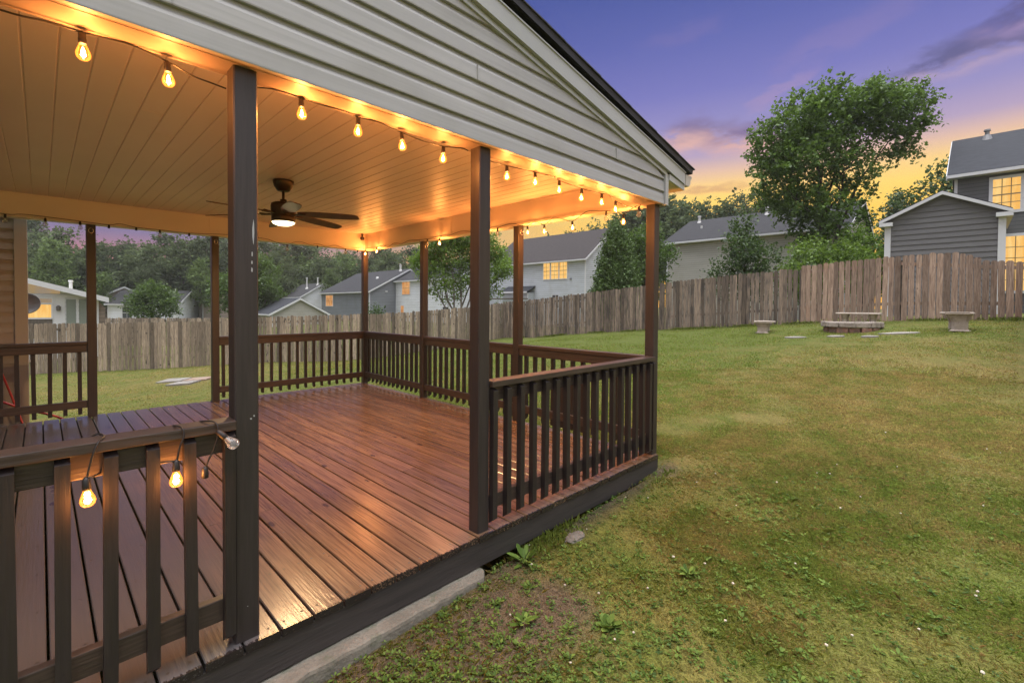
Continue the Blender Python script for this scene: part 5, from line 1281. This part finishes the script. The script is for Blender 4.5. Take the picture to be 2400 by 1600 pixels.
def foot(n, x0, x1, y0, y1, h0, h1):
    x = rs.uniform(x0, x1, n); y = rs.uniform(y0, y1, n); keep = vnoise(x, y, 1.3, 51) + .25 * rs.rand(n) > .62; x, y = x[keep], y[keep]; k = len(x)
    h = rs.uniform(h0, h1, k); th = rs.uniform(0, 2 * PI, k); bd = rs.uniform(.1, .7, k) * h; wv = rs.uniform(.003, .006, k); dx, dy = np.cos(th), np.sin(th)
    B = np.stack([x, y, tz(x, y) - .01], 1); side = np.stack([-dy * wv, dx * wv, 0 * wv], 1); mid_ = B + np.stack([dx * bd * .35, dy * bd * .35, h * .62], 1); tip = B + np.stack([dx * bd, dy * bd, h * .9], 1)
    c = GREEN * rs.uniform(1.3, 2.4, (k, 1))
    return np.stack([B - side, B + side, mid_ + side * .7, tip, mid_ - side * .7], 1).reshape(-1, 3), np.repeat(np.c_[c, np.ones(k)], 5, 0)
parts_ += [foot(9000, 17.05, 17.32, -1, 17, .03, .13), foot(5000, 2.2, 4.1, 1.88, 2.03, .03, .08), foot(2500, 4.09, 4.2, 2.1, 7.5, .04, .12)]
for px_, py_ in ((14.75, 4.15), (14.75, .28), (15.05, 2.22)): parts_.append(foot(1500, px_ - .95, px_ + .3, py_ - .8, py_ + .8, .02, .05))
V = np.concatenate([p[0] for p in parts_]); Cc = np.concatenate([p[1] for p in parts_])
o = link('grass', np_mesh('grass', V, 5, m['grass_blades'], colors=Cc)); kind(o, 'stuff'); tag(o, 'short patchy green and straw coloured grass of the lawn', 'grass')

# low weeds and clover close to the deck
def rosettes(n, pts, nleaf, l0, l1, wd, lift, seed):
    r2 = np.random.RandomState(seed); out = []
    for (x, y) in pts:
        z = gz(x, y); k = r2.randint(nleaf[0], nleaf[1] + 1); t0 = r2.rand() * 6.28; sc_ = r2.uniform(.6, 1.25)
        for i in range(k):
            t = t0 + i * 2.4 + r2.uniform(-.3, .3); L = r2.uniform(l0, l1) * sc_; e = r2.uniform(*lift); st = r2.uniform(.1, .35) * L
            dx, dy = math.cos(t), math.sin(t); hz = .004 + r2.rand() * .02
            def P(f, s): return (x + dx * (st + L * f * math.cos(e)) - dy * s * wd * L, y + dy * (st + L * f * math.cos(e)) + dx * s * wd * L, z + hz + L * f * math.sin(e) - L * .25 * f * f)
            out += [P(0, 0), P(.35, .8), P(.75, .75), P(1, 0), P(.75, -.75), P(.35, -.8)]
    return np.array(out)
def wpts(n, cond, rmin=1.55, rmax=5.0, a0=-32, a1=50):
    x, y = scatter(n, rmin, rmax, a0, a1); k = on_lawn(x, y) & cond(x, y); return list(zip(x[k], y[k]))
p1 = wpts(5500, lambda x, y: rs.rand(len(x)) < np.clip(np.exp(-((y - 1.35) / .75) ** 2) * 1.2 + .12, 0, 1) * np.clip(vnoise(x, y, 2.6, 44) * 1.8 - .25, 0, 1))
V1 = rosettes(0, p1, (5, 9), .011, .028, .27, (.25, 1.0), 3)
o = link('weeds', np_mesh('weeds', V1, 6, m['weed_leaf'])); kind(o, 'stuff'); tag(o, 'small bright green broad leaved weeds growing by the deck', 'weeds')
p2 = wpts(5200, lambda x, y: rs.rand(len(x)) < np.clip(vnoise(x, y, 1.2, 45) * 1.8 - .45, 0, 1), 1.55, 7.5)
V2 = rosettes(0, p2, (3, 4), .009, .017, .52, (.05, .5), 4)
o = link('clover', np_mesh('clover', V2, 6, m['clover_leaf'])); kind(o, 'stuff'); tag(o, 'low clover leaves mixed into the lawn grass', 'clover')
def weed_clump(label, x, y, n, l0, l1, wd, seed, matn='weed_leaf'):
    V = rosettes(0, [(x, y)], (n, n), l0, l1, wd, (.35, 1.1), seed); z = gz(x, y)
    o = link('weed_plant', np_mesh('weed_plant', V - np.array([x, y, z]), 6, m[matn]), None, (x, y, z)); tag(o, label, 'weed', 'bigger weeds in the lawn')
weed_clump('darkest bushy weed plant in the middle of the near lawn', 2.62, 1.12, 26, .03, .065, .20, 1)
weed_clump('light green weed tuft on the bare soil beside the concrete strip end', 1.93, 1.72, 20, .05, .09, .17, 2)
weed_clump('upright pale green weed on the dark soil near the strip', 1.70, 1.55, 16, .045, .08, .22, 3)
weed_clump('spreading green weed at the edge of the bare soil', 1.95, 1.22, 26, .04, .08, .26, 4)
weed_clump('clump of weeds against the rim board past the strip end', 2.12, 1.93, 22, .05, .10, .16, 5)
# clover flowers
b = MB(); b.tube([(0, 0, 0), (.003, 0, .035)], [.0011, .0009], 5, 1); b.ico((.003, 0, .036), .0062, 2, .22, (1, 1, .8), 0, 3)
fo = b.build('clover_flower', [m['clover_flower'], m['clover_leaf']], local=True); first = True
for (x, y) in wpts(150, lambda x, y: (x > 1.5) & (rs.rand(len(x)) < .75), 1.9, 6.5, -12, 50)[:48]:
    o = fo if first else clone(fo); first = False
    o.location = (x, y, gz(x, y)); s = rs.uniform(.7, 1.25); o.scale = (s, s, s); o.rotation_euler = (rs.uniform(-.3, .3), rs.uniform(-.3, .3), rs.uniform(0, 6))
    tag(o, 'tiny white clover flower in the near lawn', 'flower', 'white clover flowers in the lawn')
